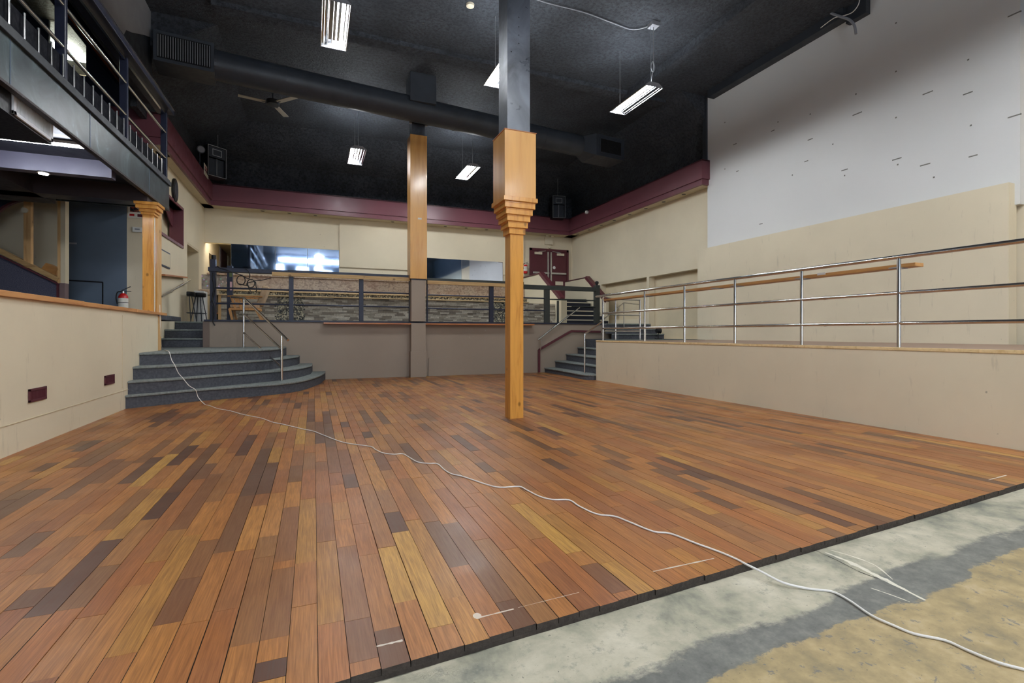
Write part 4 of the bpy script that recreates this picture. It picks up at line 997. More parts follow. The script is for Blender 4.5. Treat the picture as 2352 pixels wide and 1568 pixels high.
# open shelf unit left of the bar
ou = thing('back_counter', 'mottled brown counter with open shelves left of the bar, behind the white cabinet', 'counter', (-2.6, 16.2, ZP))
MB().box(-2.99, bl_x - .2, BY + 1.95, BY + 2.5, 2.14, 2.28).build('worktop', M['laminate'], ou); MB().box(-2.7, bl_x - .2, BY + 2.2, BY + 2.25, ZP, 2.14).build('back_panel', paint('dark_olive', srgb(100, 94, 80), .8), ou)
MB().box(-2.7, bl_x - .2, BY + 1.96, BY + 2.2, 1.60, 1.63).build('shelf', M['wood_shelf'], ou)
# black post with stickers standing at the bar end
q = P(521, 700, y=13.0); q2 = P(537, 700, y=13.0)
bp = thing('black_post', 'square black post behind the railing with small stickers near the bar end', 'post', (q.x, 13, ZP))
MB().box(q.x, q2.x - .03, 13.0, 13.16, ZP, 2.62).build('post', M['rail_black'], bp, bevel=.003)
MB().box(q2.x - .08, q2.x - .035, 12.995, 12.999, 2.05, 2.25).build('pink_notice', paint('pink_notice', srgb(214, 176, 182), .6), bp)
MB().box(q2.x - .09, q2.x - .035, 12.995, 12.999, 2.36, 2.46).build('green_sticker', paint('green_sticker', srgb(96, 110, 70), .6), bp)

# railing on the platform -----------------------------------------------
rl = thing('platform_railing', 'black and dark green wooden railing along the front of the bar platform', 'railing', (2.7, YB, ZP))
def bxu(u): return P(u, 700, y=YB).x
ztr0, ztr1 = 2.41, 2.50
def pzz(v, u): return P(u, v, y=YB).z
# top rails in sections; the wood board is fixed to the front from the left third onward
xa, xb, xc, xd, xe = bxu(478), bxu(661), bxu(944), bxu(1203), bxu(1370)
MB().box(xa, xb, YB - .03, YB + .14, 2.36, 2.45).build('top_rail', M['rail_black'], rl, bevel=.005)
MB().box(bxu(661), xc, YB - .02, YB + .16, 2.40, 2.46).build('top_rail', M['rail_black'], rl, bevel=.005)
MB().box(bxu(981), xd, YB - .02, YB + .16, 2.35, 2.415).build('top_rail', M['rail_green'], rl, bevel=.005)
MB().box(xd, xe, YB - .03, YB + .1, 2.235, 2.325).build('top_rail', M['rail_green'], rl, bevel=.005)
MB().box(xd - .1, xe, YB - .02, YB + .12, 2.325, 2.35).build('rail_cap', M['rail_green'], rl)
MB().box(bxu(625), xc, YB - .06, YB - .02, 2.315, 2.40).build('front_board', M['wood_raw_x'], rl, bevel=.003)
MB().box(bxu(981), bxu(1185), YB - .06, YB - .02, 2.265, 2.35).build('front_board', M['wood_raw_x'], rl, bevel=.003)
def post(u0, u1, z1, m, d_=.09, z0=1.342):
    a, b = bxu(u0), bxu(u1); return MB().box(a, b, YB, YB + d_, z0, z1).build('post', m, rl, bevel=.004)
post(482, 495, 2.62, M['rail_black'], .13)
mb = MB(); disc(mb, (bxu(490), YB + .05, 2.62), (0, 0, 1), .045, .09, 16); mb.build('post_cap', M['blackp'], rl, smooth=True)
for (u0, u1, z1, m) in ((663.5, 674, 2.36, M['rail_black']), (825, 835, 2.36, M['rail_black']), (940, 945.5, 2.4, M['rail_black']), (980.5, 983, 2.36, M['rail_black']), (1125, 1134, 2.36, M['rail_black']), (1252, 1263, 2.24, M['rail_green']), (1282, 1284, 1.95, M['rail_green'])): post(u0, u1, z1, m)
post(1368.5, 1378, 2.42, M['rail_green'], .13)
mb = MB(); mb.tube([(bxu(1373), YB + .05, 2.42), (bxu(1373), YB + .05, 2.44), (bxu(1373), YB + .05, 2.48), (bxu(1373), YB + .05, 2.52), (bxu(1373), YB + .05, 2.54)], [.03, .035, .055, .05, .01], 14); mb.build('ball_cap', M['blackp'], rl, smooth=True)
for (u0, u1, z, m) in ((495, 944, 2.02, M['rail_black']), (495, 944, 1.69, M['rail_black']), (981, 1252, 2.00, M['rail_black']), (981, 1252, 1.67, M['rail_black']), (1262, 1369, 1.98, M['rail_green']), (1315, 1369, 1.80, M['rail_green'])):
    MB().tube([(bxu(u0), YB + .045, z), (bxu(u1), YB + .045, z)], .019, 10).build('mid_rail', m, rl, smooth=True)

# black cables draped over the railing -----------------------------------
def cable(name, pts, r, mat, label, cat='cable', group=None, k=5):
    return tag(MB().tube(smooth_path(pts, k), r, 8).build(name, mat, smooth=True), label, cat, group)
yc = YB - .07
def z6(x, y): return P(500 + x / 7.127, 540 + y / 7.127, y=yc)
cable('black_cable', [P(494, 613, y=YB + .02), P(500, 612, y=yc), z6(50, 540), z6(150, 570), z6(250, 610), z6(380, 650), z6(480, 705), z6(520, 700), z6(520, 620), z6(490, 570), z6(440, 545)], .010, M['blackp'], 'black cable running over the left end of the railing into the coil', group='black cables on the railing')
loop = []
for k in range(15):
    a = 2 * PI * k / 12 + 1.2; loop.append(z6(380 + 68 * math.cos(a), 735 + 75 * math.sin(a)) + Vector((0, .002 * k, 0)))
for k in range(14):
    a = 2 * PI * k / 12 + 2.6; loop.append(z6(545 + 62 * math.cos(a), 790 + 68 * math.sin(a)) + Vector((0, -.002 * k, 0)))
loop += [z6(610, 760), z6(625, 830), z6(642, 890), z6(615, 925)]
cable('black_cable', loop, .010, M['blackp'], 'coil of black cable hanging in two loops from the railing', group='black cables on the railing')
cable('black_cable', [z6(480, 770), z6(500, 830), z6(520, 890), z6(560, 935)], .008, M['blackp'], 'short black cable end dangling below the coil', group='black cables on the railing')
cable('black_cable', [z6(600, 745), z6(700, 740), z6(790, 720), z6(880, 698)], .008, M['blackp'], 'black cable stretching from the coil to the wooden board', group='black cables on the railing')
yd = YB - .03
def z5(x, y): return P(400 + x / 7.84, 560 + y / 7.84, y=yd)
cable('black_cable', [z5(700, 520), z5(690, 600), z5(710, 700), z5(715, 800), z5(700, 900), z5(690, 1000), z5(720, 1100), z5(730, 1200), z5(715, 1300), z5(700, 1400), z5(735, 1470)], .013, M['blackp'], 'thick black cable hanging down the end post of the railing past the deck edge', group='black cables on the railing')
cable('black_cable', [z5(730, 530), z5(750, 700), z5(735, 850), z5(690, 1000), z5(650, 1060), z5(700, 1130), z5(690, 1250), z5(710, 1380)], .008, M['blackp'], 'thin looping black cable on the end post of the railing', group='black cables on the railing')

# chair, stools, cabinet -----------------------------------------------
yc_ = 12.95
def pc(u, v): return P(u, v, y=yc_)
a0 = pc(566, 735)
ch = thing('lounge_chair', 'wooden armchair with beige cushions standing on the platform behind the railing', 'chair', (a0.x, yc_, ZP))
k_ = .011 * 1.0
def cp(dx, dy, z): return (a0.x + dx, yc_ + dy, ZP + z)
MB().box(a0.x - .30, a0.x + .30, yc_ - .28, yc_ + .28, ZP + .30, ZP + .43).build('seat_cushion', M['fabric'], ch, bevel=.03, seg=3)
mb = MB(); mb.prism([cp(.22, -.27, .36), cp(.34, -.27, .36), cp(.50, -.27, .80), cp(.36, -.27, .84)], (0, .54, 0)); mb.build('back_cushion', M['fabric'], ch, bevel=.03, seg=3)
for s_ in (-.32, .32):
    MB().beam(cp(-.34, s_, .56), cp(.36, s_, .56), .06, .03).build('arm_rest', M['wood_chair'], ch, bevel=.008)
    mb = MB()
    for dx in (-.22, -.10): mb.beam(cp(dx - .05, s_, .56), cp(dx + .04, s_, .26), .03, .045, (1, 0, 0))
    mb.build('slat', M['wood_chair'], ch)
    MB().beam(cp(-.30, s_, .28), cp(-.24, s_, 0), .04, .05, (1, 0, 0)).build('leg', M['wood_chair'], ch)
    MB().beam(cp(.22, s_, .28), cp(.36, s_, 0), .04, .05, (1, 0, 0)).build('leg', M['wood_chair'], ch)
MB().box(a0.x - .31, a0.x + .30, yc_ - .3, yc_ + .3, ZP + .25, ZP + .30).build('seat_frame', M['wood_chair'], ch, bevel=.005)
# bar stools
def stool(x, y, label, first=[None]):
    if first[0] is None:
        s_ = thing('bar_stool', label, 'stool', (x, y, ZP), 'black bar stools by the left wall')
        MB().tube([(x, y, ZP + .68), (x, y, ZP + .70), (x, y, ZP + .77), (x, y, ZP + .79)], [.15, .165, .165, .14], 18).build('seat', M['blackp'], s_, smooth=True)
        for a in range(4):
            c_, d_ = math.cos(a * PI / 2 + .5), math.sin(a * PI / 2 + .5)
            MB().tube([(x + .08 * c_, y + .08 * d_, ZP + .69), (x + .2 * c_, y + .2 * d_, ZP)], .011, 8).build('leg', M['duct'], s_, smooth=True)
        MB().tube([(x + .17 * math.cos(2 * PI * k / 16), y + .17 * math.sin(2 * PI * k / 16), ZP + .25) for k in range(17)], .009, 8).build('foot_ring', M['duct'], s_, smooth=True)
        first[0] = s_; return s_
    return dup(first[0], (x, y, ZP), label)
q = P(432, 737, y=14.82); stool(q.x, 14.82, 'black bar stool at the left wall, the one nearest the upper steps')
q = P(450, 737, y=15.05); stool(q.x + .06, 15.1, 'black bar stool between the other stool and the white drawer cabinet')
q = P(455, 700, y=15.3); q2 = P(469, 700, y=15.3)
cb = thing('drawer_cabinet', 'white drawer cabinet standing behind the black bar stools', 'cabinet', (q.x, 15.4, ZP))
MB().box(q.x - .1, q2.x, 15.3, 15.75, ZP, ZP + .86).build('body', M['white_p'], cb, bevel=.01)
for k in range(5):
    z = ZP + .06 + k * .16; dr = MB().box(q.x + .01, q2.x - .01, 15.285, 15.299, z, z + .14).build('drawer', M['white_p'], cb, bevel=.003)
    subpart(disc(MB(), ((q.x + q2.x) / 2, 15.27, z + .07), (0, 1, 0), .012, .016, 8), 'knob', M['grill'], dr)

# mirrors on the back wall -------------------------------------------------
yM = YW - .012
m0 = P(530.5, 559, y=yM).x; m1 = P(779, 577, y=yM).x; mt = P(530.5, 559.5, y=yM).z
mm = [m0, P(632, 570, y=yM).x, P(706, 574, y=yM).x, m1]
labs = ['left dark mirror panel of the row on the back wall above the bar', 'middle dark mirror panel of the row on the back wall', 'right dark mirror panel of the row, next to the wall step']
for k in range(3):
    tag(MB().box(mm[k] + .004, mm[k + 1] - .004, yM, YW - .001, 2.9, mt).build('mirror_panel', M['mirror'], bevel=.002), labs[k], 'mirror', 'mirror panels on the back wall')
yM2 = YW - .062
n0, n1 = P(983, 592, y=yM2), P(1060, 597, y=yM2); n2 = P(1137, 602, y=yM2)
tag(MB().box(n0.x - .5, n1.x, yM2, YW - .052, 2.9, n0.z).build('mirror_panel', M['mirror']), 'mirror panel right of the rear column on the back wall', 'mirror', 'mirror panels on the back wall')
t = NT('clear_mirror'); M['mirror2'] = t.set(Base_Color=(.8, .84, .9, 1), Metallic=1.0, Roughness=.03)
tag(MB().box(n1.x + .006, n2.x + .3, yM2, YW - .052, 2.9, n0.z).build('mirror_panel', M['mirror2']), 'brighter mirror panel between the two columns on the back wall', 'mirror', 'mirror panels on the back wall')
# dark door and things at the left end of the back area
a = P(502, 570, x=XLW); 
a = P(503, 566, y=15.8)
yD = 15.6
ya_, yb_ = P(504, 600, x=XLW).y, P(520, 600, x=XLW).y
d2 = struct(MB().box(XLW + .002, XLW + .03, ya_ + .15, yb_ - .1, ZP, P(505, 569, x=XLW).z).build('door_3', paint('dark_plum', srgb(86, 62, 72), .5)))
child_world(MB().box(XLW + .001, XLW + .02, ya_ - .0, ya_ + .149, ZP, P(504, 566, x=XLW).z), 'door_frame', paint('frame_violet', srgb(150, 148, 164), .5), d2)
t_ = MB().box(XLW + .002, XLW + .02, P(522.5, 600, x=XLW).y, P(528, 600, x=XLW).y, 2.9, P(523, 588, x=XLW).z); tag(t_.build('poster', M['label']), 'narrow pale notice on the corridor wall beside the dark plum door', 'poster')
cl = thing('added_ceiling_light', 'unseen ceiling light added to brighten the corridor behind the back wall', 'light', (-2.6, 17.3, zco + .25)); MB().box(-2.65, -2.35, 17.1, 17.5, zco + .24, zco + .29).build('added_light_panel', emit('added_corridor_light', (1, .97, .9, 1), 7), cl)  # hidden lamp added to brighten the corridor
# emergency light above the doors
q = P(1259, 562, y=YW); eb = thing('emergency_light', 'cream emergency light box with two small heads above the double doors', 'light', (q.x, YW, q.z))
MB().box(q.x - .17, q.x + .17, YW - .08, YW - .001, q.z - .0, q.z + .26).build('box', M['ivory'], eb, bevel=.01)
for s_ in (-1, 1): MB().tube([(q.x + s_ * .1, YW - .06, q.z + .33), (q.x + s_ * .1, YW - .14, q.z + .31)], [.04, .06], 14).build('lamp_head', M['ivory'], eb, smooth=True)
q = P(1261, 569, y=YW); mb = MB(); disc(mb, (q.x, YW - .06, q.z + .02), (0, 1, 0), .05, .058); tag(mb.build('alarm_bell', M['ivory'], smooth=True), 'small round cream alarm sounder between the emergency light and the doors', 'alarm')
q = P(1311, 623, y=YW); 
q = P(1310.5, 623, x=XW); tag(MB().box(XW - .02, XW, q.y - .06, q.y + .06, q.z - .1, q.z + .1).build('wall_switch', M['steel']), 'small brown wall switch plate right of the double doors', 'switch')
# faint patches where plates were removed
# ================================================================== HANGING THINGS
def light_fixture(c, label, lit=(0, 1, 2, 3, 4, 5), first=[None]):
    """six-tube hanging high bay light, long side along y; c = centre of the open underside"""
    if first[0] is not None:
        f = dup(first[0], c, label); n_ = 0
        for ch in [q for q in COL.objects if q.parent == f and q.name.startswith('lamp_tube')]:
            if n_ not in lit: ch.material_slots[0].link = 'OBJECT'; ch.material_slots[0].material = M['tube_off']
            n_ += 1
        return f
    x, y, z = c; L, W = .61, .20
    f = thing('tube_light_fixture', label, 'light', c, 'hanging tube lights')
    mb = MB()
    prof = [(-W, 0), (-W + .0, .012), (-.10, .085), (.10, .085), (W, .012), (W, 0), (W - .012, 0), (W - .014, .008), (.095, .070), (-.095, .070), (-W + .014, .008), (-W + .012, 0)]
    n = len(prof); vs = [(x + a, y - L, z + b) for a, b in prof] + [(x + a, y + L, z + b) for a, b in prof]
    fs = [(i, (i + 1) % n, (i + 1) % n + n, i + n) for i in range(n)]
    mb.add(vs, fs); mb.build('reflector', paint('polished_reflector', (.30, .30, .31, 1), .12, .05, 5, 0, metal=1), f)
    MB().box(x - .085, x + .085, y - L + .05, y + L - .05, z + .0865, z + .0875).build('added_uplight_panel', M['added_uplight'], f)  # glowing panel added on the housing, unseen from below
    for s_ in (-1, 1):
        mb = MB(); mb.prism([(x - W, y + s_ * L, z), (x + W, y + s_ * L, z), (x + W, y + s_ * L, z + .012), (x + .10, y + s_ * L, z + .085), (x - .10, y + s_ * L, z + .085), (x - W, y + s_ * L, z + .012)], (0, .008 * s_, 0)); mb.build('end_cap', M['grill'], f)
    for k in range(6):
        xx = x - .155 + .062 * k; zz = z + .022 + (.02 if 1 <= k <= 4 else 0)
        MB().tube([(xx, y - L + .04, zz), (xx, y + L - .04, zz)], .008, 8).build('lamp_tube', M['tube'], f, smooth=True)
    for s_ in (-1, 1):
        q = ZC - z; MB().tube([(x, y + s_ * (L - .1), z + .08), (x, y + s_ * (L - .1), ZC)], .004, 6).build('hanger', M['steel'], f)
    first[0] = f
    return f
LZ = 5.72
lamps = [((.30, 7.95, LZ), 'half lit tube light left of the front column, nearest the top edge'),
         ((3.16, 8.15, LZ), 'lit tube light hanging half behind the black part of the front column'),
         ((5.98, 8.22, LZ), 'lit tube light hanging right of the front column with a knotted cord'),
         ((1.05, 13.6, LZ), 'lit tube light hanging at the rear left of the rear column'),
         ((4.15, 13.75, LZ), 'lit tube light hanging between the rear column and the front column'),
         ((.3, 1.2, LZ), 'lit tube light overhead behind the view, left'), ((3.2, 1.2, LZ), 'lit tube light overhead behind the view, centre'), ((6.0, 1.2, LZ), 'lit tube light overhead behind the view, right'),
         ((.3, -4.2, LZ), 'lit tube light near the front wall, left'), ((6.0, -4.2, LZ), 'lit tube light near the front wall, right')]
LIT = [None, (0, 1, 2, 3), (2, 3), (0, 1, 2, 3), None, None, None, None, None, None]
LIT0 = (3, 4, 5)
fx = [light_fixture(c, l_, LIT[k] or (0, 1, 2, 3, 4, 5)) for k, (c, l_) in enumerate(lamps)]
for k, ch in enumerate([q for q in COL.objects if q.parent == fx[0] and q.name.startswith('lamp_tube')]):
    if k not in LIT0: ch.material_slots[0].link = 'OBJECT'; ch.material_slots[0].material = M['tube_off']
# knotted cord of the right fixture and the conduit across the ceiling
q = (5.98, 8.22 - .51, LZ + .08)
cable('power_cable', [(q[0], q[1], LZ + .09), (q[0] + .03, q[1], LZ + .3), (q[0] + .09, q[1], LZ + .42), (q[0] + .05, q[1], LZ + .55), (q[0] + .02, q[1] + .02, LZ + .45), (q[0] + .06, q[1], LZ + .35), (q[0] + .06, q[1], LZ + .75), (q[0] + .06, q[1], ZC)], .009, M['grill'], 'knotted white cord above the right hanging light', 'cord')
pts = [P(u, v, z=ZC - .03) for u, v in ((1160, -40), (1235, 0), (1340, 28), (1405, 52), (1455, 68))] + [Vector((q[0] + .06, q[1], ZC - .03))]
cable('ceiling_wire', pts, .009, M['grill'], 'pale wire running across the black ceiling to the right hanging light', 'wire')
tag(MB().box(q[0] - .02, q[0] + .14, q[1] - .08, q[1] + .08, ZC - .08, ZC).build('junction_box', M['grill']), 'small metal junction box on the ceiling above the knotted cord', 'junction box')
# air duct across the room
da, db = P(494, 150, z=6.3), P(1330, 335, z=6.3)
du = thing('air_duct', 'big black round air duct crossing under the ceiling behind the columns', 'duct', (2.5, 11.6, 6.3))
dd = (db - da).normalized()
MB().tube([da, db], .28, 28).build('pipe', M['duct'], du, smooth=True)
mb = MB(); L = (db - da).length; k = 0
while k < L: MB().tube([da + dd * k, da + dd * (k + .03)], .286, 28).build('seam_ring', M['duct'], du); k += 1.25
e0 = db; mb = MB(); sd = Vector((-dd.y, dd.x, 0))
def frustum(a, ra, b, wb, hb, n=4):
    pass
c0 = db + dd * .35; c1 = db + dd * 1.35
vs = []
for c_, w_, h_ in ((db, .2, .2), (c0, .34, .3), (c1, .34, .3)):
    for sx, sz in ((-1, -1), (1, -1), (1, 1), (-1, 1)): vs.append(c_ + sd * w_ * sx + Vector((0, 0, h_ * sz)))
mb.add(vs, [(0, 1, 2, 3), (8, 11, 10, 9)] + [(k * 4 + i, k * 4 + (i + 1) % 4, k * 4 + 4 + (i + 1) % 4, k * 4 + 4 + i) for k in range(2) for i in range(4)])
mb.build('end_box', M['duct'], du, bevel=.006)
nf = -sd if sd.y > 0 else sd
fc = c0 + dd * .5 + (nf * .345)
mb = MB(); mb.beam(fc - dd * .36, fc + dd * .36, .01, .36); mb.build('grille', M['dark_hole'], du)
fm = MB()
for s_ in (-1, 1): fm.beam(fc - dd * .38 + Vector((0, 0, s_ * .2)), fc + dd * .38 + Vector((0, 0, s_ * .2)), .03, .03); fm.beam(fc + dd * .38 * s_ + Vector((0, 0, -.2)), fc + dd * .38 * s_ + Vector((0, 0, .2)), .03, .03, (1, 0, 0))
fm.build('grille_frame', M['duct'], du)
l0 = da - dd * .95; vs = []
mb = MB(); mb.beam(l0, da, .6, .56); mb.build('end_box', M['duct'], du, bevel=.006)
fc = (l0 + da) / 2 + nf * .305
mb = MB()
for k in range(22): q = fc + dd * (-.40 + .8 * k / 21); mb.beam(q + Vector((0, 0, -.2)), q + Vector((0, 0, .2)), .012, .012, (1, 0, 0))
mb.build('louvre', M['steel'], du)
mb = MB().beam(fc - nf * .006 - dd * .42, fc - nf * .006 + dd * .42, .004, .44); mb.build('grille', M['dark_hole'], du)
# drop duct beside rear column
q = P(950, 215, z=6.6)
tag(MB().box(C2X - .3, C2X + .3, C2Y - .75, C2Y - .2, 6.35, ZC).build('duct_drop', M['duct'], bevel=.005), 'black square duct drop in front of the top of the rear column', 'duct')
# ceiling vent near the white wall
q = P(1525, 268, z=ZC - .02)
cv = thing('ceiling_vent', 'dark square ceiling vent between the right hanging light and the white wall', 'vent', q)
mb = MB(); mb.box(q.x - .35, q.x + .35, q.y - .35, q.y + .35, ZC - .06, ZC); mb.build('frame', M['duct'], cv, bevel=.006)
mb = MB()
for k, s_ in enumerate((.26, .18, .10)): mb.box(q.x - s_, q.x + s_, q.y - s_, q.y - s_ + .02, ZC - .07, ZC - .06); mb.box(q.x - s_, q.x + s_, q.y + s_ - .02, q.y + s_, ZC - .07, ZC - .06); mb.box(q.x - s_, q.x - s_ + .02, q.y - s_, q.y + s_, ZC - .07, ZC - .06); mb.box(q.x + s_ - .02, q.x + s_, q.y - s_, q.y + s_, ZC - .07, ZC - .06)
mb.build('louvre', M['steel'], cv)
q = P(1080, 14, z=ZC - .03); mb = MB(); mb.tube([(q.x, q.y, ZC - .05), (q.x, q.y, ZC - .035), (q.x, q.y, ZC)], [.05, .07, .075], 18); tag(mb.build('smoke_detector', M['ivory'], smooth=True), 'round white smoke detector on the black ceiling left of the front column', 'smoke detector')
# ceiling fan
zf = 6.45; q = P(627, 237, z=zf)
fn = thing('ceiling_fan', 'three-blade ceiling fan with pale blades under the black ceiling at the left', 'fan', q)
MB().tube([(q.x, q.y, zf - .06), (q.x, q.y, zf - .04), (q.x, q.y, zf + .06), (q.x, q.y, zf + .09)], [.10, .14, .14, .05], 18).build('motor', M['duct'], fn, smooth=True)
MB().tube([(q.x, q.y, zf + .08), (q.x, q.y, ZC)], .015, 8).build('rod', M['duct'], fn)
for (u, v) in ((556, 221), (655, 266), (668, 226)):
    e_ = P(u, v, z=zf); dr = (e_ - q).normalized(); L = .72
    b = MB(); b.beam(q + dr * .16, q + dr * L, .13, .012); b.build('blade', paint('pale_blade_%d' % u, srgb(176, 172, 160), .5), fn, bevel=.004)
    MB().beam(q + dr * .1, q + dr * .24, .04, .014).build('blade_arm', M['duct'], fn)
# loudspeakers in the corners
def speaker(name, c, yaw, w_, h_, d_, label):
    x, y, z = c; s_ = thing('loudspeaker', label, 'speaker', c, 'hanging loudspeakers in the corners')
    R_ = Matrix.Rotation(yaw, 4, 'Z')
    def tr(mb):
        for i, q in enumerate(mb.v): mb.v[i] = (R_ @ q.to_4d()).to_3d() + Vector(c)
        return mb
    t_ = .03; mb = MB()
    mb.box(-w_ / 2, -w_ / 2 + t_, 0, d_, 0, h_); mb.box(w_ / 2 - t_, w_ / 2, 0, d_, 0, h_); mb.box(-w_ / 2, w_ / 2, 0, d_, 0, t_); mb.box(-w_ / 2, w_ / 2, 0, d_, h_ - t_, h_); mb.box(-w_ / 2, w_ / 2, d_ - .02, d_, 0, h_)
    tr(mb).build('cabinet', M['blackp'], s_, bevel=.004)
    mb = MB(); mb.box(-w_ / 2 + t_, w_ / 2 - t_, .08, .10, t_, h_ * .6); wf = tr(mb).build('woofer_baffle', M['duct'], s_)
    mb = MB(); mb.box(-w_ / 2 + t_, w_ / 2 - t_, .01, .03, h_ * .62, h_ - t_); hp = tr(mb).build('horn_plate', M['duct'], s_)
    mb = MB(); mb.box(-w_ * .25, w_ * .25, .0, .01, h_ * .68, h_ * .68 + .015); mb.box(-w_ * .25, w_ * .25, .0, .01, h_ * .88, h_ * .88 + .015); mb.box(-w_ * .25, -w_ * .25 + .015, .0, .01, h_ * .68, h_ * .9); mb.box(w_ * .25 - .015, w_ * .25, .0, .01, h_ * .68, h_ * .9); subpart(tr(mb), 'horn_rim', M['steel'], hp)
    mb = MB(); mb.box(-.006, .006, .02, .09, t_, h_ * .6); subpart(tr(mb), 'grille_bar', M['steel'], wf)
    fr = MB(); e = .012
    fr.box(-w_ / 2, w_ / 2, -.004, 0, 0, e); fr.box(-w_ / 2, w_ / 2, -.004, 0, h_ - e, h_); fr.box(-w_ / 2, -w_ / 2 + e, -.004, 0, 0, h_); fr.box(w_ / 2 - e, w_ / 2, -.004, 0, 0, h_); tr(fr).build('front_rim', M['steel'], s_)
    MB().tube([(x, y + .1, z + h_), (x, y + .1, ZC - .05)], .006, 6).build('hanger', M['steel'], s_)
    return s_
q = P(499, 406, y=15.6); speaker('l', (q.x, 15.6, q.z), math.radians(38), .5, .83, .4, 'black loudspeaker hanging in the rear left corner above the maroon soffit')
q = P(1284, 500, y=15.9); speaker('r', (q.x, 15.9, q.z), math.radians(-12), .47, .80, .4, 'black loudspeaker hanging in the rear right corner above the maroon soffit')
# small fittings on the left soffit
q = P(459, 345, x=SX0 - .1); mb = MB(); mb.tube([(q.x, q.y, q.z), (q.x + .05, q.y - .12, q.z - .01)], [.06, .10], 18); so = thing('spot_lamp', 'small round dark spot lamp on top of the left soffit', 'light', q); mb.build('shade', M['duct'], so, smooth=True)
mb = MB(); disc(mb, (q.x + .052, q.y - .125, q.z - .01), (.38, -.92, 0), .08, .005); mb.build('lens', M['grill'], so)
MB().tube([q, (q.x, q.y, ZS2 - .02)], .012, 8).build('stem', M['duct'], so)
a = P(468.5, 375, x=SX0 + .006); b = P(478, 408, x=SX0 + .006)
sg = thing('notice_sign', 'small white notice with red lettering on the left maroon soffit', 'sign', (SX0, (a.y + b.y) / 2, b.z))
zc_ = (a.z + b.z) / 2
MB().box(SX0 + .002, SX0 + .012, a.y, b.y, zc_ - .16, zc_ + .13).build('plate', M['label'], sg)
mb = MB(); mb.box(SX0 + .012, SX0 + .014, a.y + .08, b.y - .08, zc_ + .03, zc_ + .07); mb.build('red_line', M['red'], sg)
mb = MB(); mb.box(SX0 + .012, SX0 + .014, a.y + .06, b.y - .06, zc_ - .05, zc_ - .0); mb.build('red_line', M['maroon_d'], sg)
q = P(1347, 487, x=SX1 - .05)
cm = thing('security_camera', 'small white dome camera on the right maroon soffit', 'camera', q); MB().tube([q + Vector((.05, 0, 0)), q, q + Vector((-.04, 0, 0)), q + Vector((-.06, 0, 0))], [.06, .07, .055, .02], 16).build('body', M['white_p'], cm, smooth=True)
disc(MB(), q + Vector((-.062, -.0, 0)), (-1, -.3, 0), .022, .01, 12).build('lens', M['blackp'], cm)
# conduit stub hanging at the top right
pts = [P(1880, 8, x=8.93), P(1905, 28, x=8.93), P(1930, 38, x=8.90), P(1950, 45, x=8.90), P(1962, 58, x=8.90), P(1966, 78, x=8.90)]
cable('conduit_stub', pts, .022, M['grill'], 'grey conduit stub hanging off the black beam at the top right', 'conduit')
cable('thin_wire', [P(1975, -10, x=8.9), P(1972, 10, x=8.9), P(1958, 28, x=8.9), P(1938, 36, x=8.9), P(1915, 42, x=8.9), P(1885, 64, x=8.93)], .008, M['cable_w'], 'thin white wire looping past the conduit stub at the top right', 'wire')

# ================================================================== CHROME RAILS
cr_ = thing('stage_railing', 'long chrome tube railing with posts along the cream stage edge', 'railing', (XR + .05, 5, ZS))
xr = XR + .05; zt_ = 1.875; zr = (1.492, 1.161); R_ = .021
posts = [1385, 1481, 1572.5, 1688.4, 1841.5, 2065]
def yp(u): return P(u, 700, x=xr).y
for u in posts:
    y_ = yp(u); MB().tube([(xr, y_, ZS), (xr, y_, zt_ - .0)], R_ * .98, 14).build('post', M['chrome'], cr_, smooth=True)
MB().tube([(xr, 1.0, ZS), (xr, 1.0, zt_)], R_, 14).build('post', M['chrome'], cr_, smooth=True)
yEnd = yp(1385)
MB().tube(smooth_path([(xr, .8, zt_ + .01), (xr, 4, zt_ + .01), (xr, yEnd - .1, zt_ + .01), (xr, yEnd - .02, zt_ - .01), (xr, yEnd, zt_ - .08)], 4), R_ * 1.15, 14).build('top_rail', M['chrome'], cr_, smooth=True)
for z in zr: MB().tube([(xr, .8, z), (xr, yEnd, z)], R_ * .95, 12).build('mid_rail', M['chrome'], cr_, smooth=True)
# sleeves where the tubes are joined
for u in (1602, 1896):
    y_ = yp(u)
    for z in (zt_ + .01,) + zr: MB().tube([(xr, y_ - .015, z), (xr, y_ + .015, z)], R_ * 1.22, 14).build('sleeve', M['chrome'], cr_, smooth=True)
# return section
yq = 10.0
rr = thing('stage_railing', 'short chrome return railing across the landing at the far end of the stage', 'railing', (6.6, yq, ZS))
xs_ = [P(u, 700, y=yq).x for u in (1414, 1470)]
for x in xs_: MB().tube([(x, yq, ZS), (x, yq, zt_)], R_ * .95, 12).build('post', M['chrome'], rr, smooth=True)
for z, nm in ((zt_, 'top_rail'), (1.50, 'mid_rail'), (1.10, 'mid_rail')): MB().tube([(xr + .05, yEnd + .03, z), (xs_[0], yq, z), (xs_[1], yq, z)], R_ * .95, 12).build(nm, M['chrome'], rr, smooth=True)
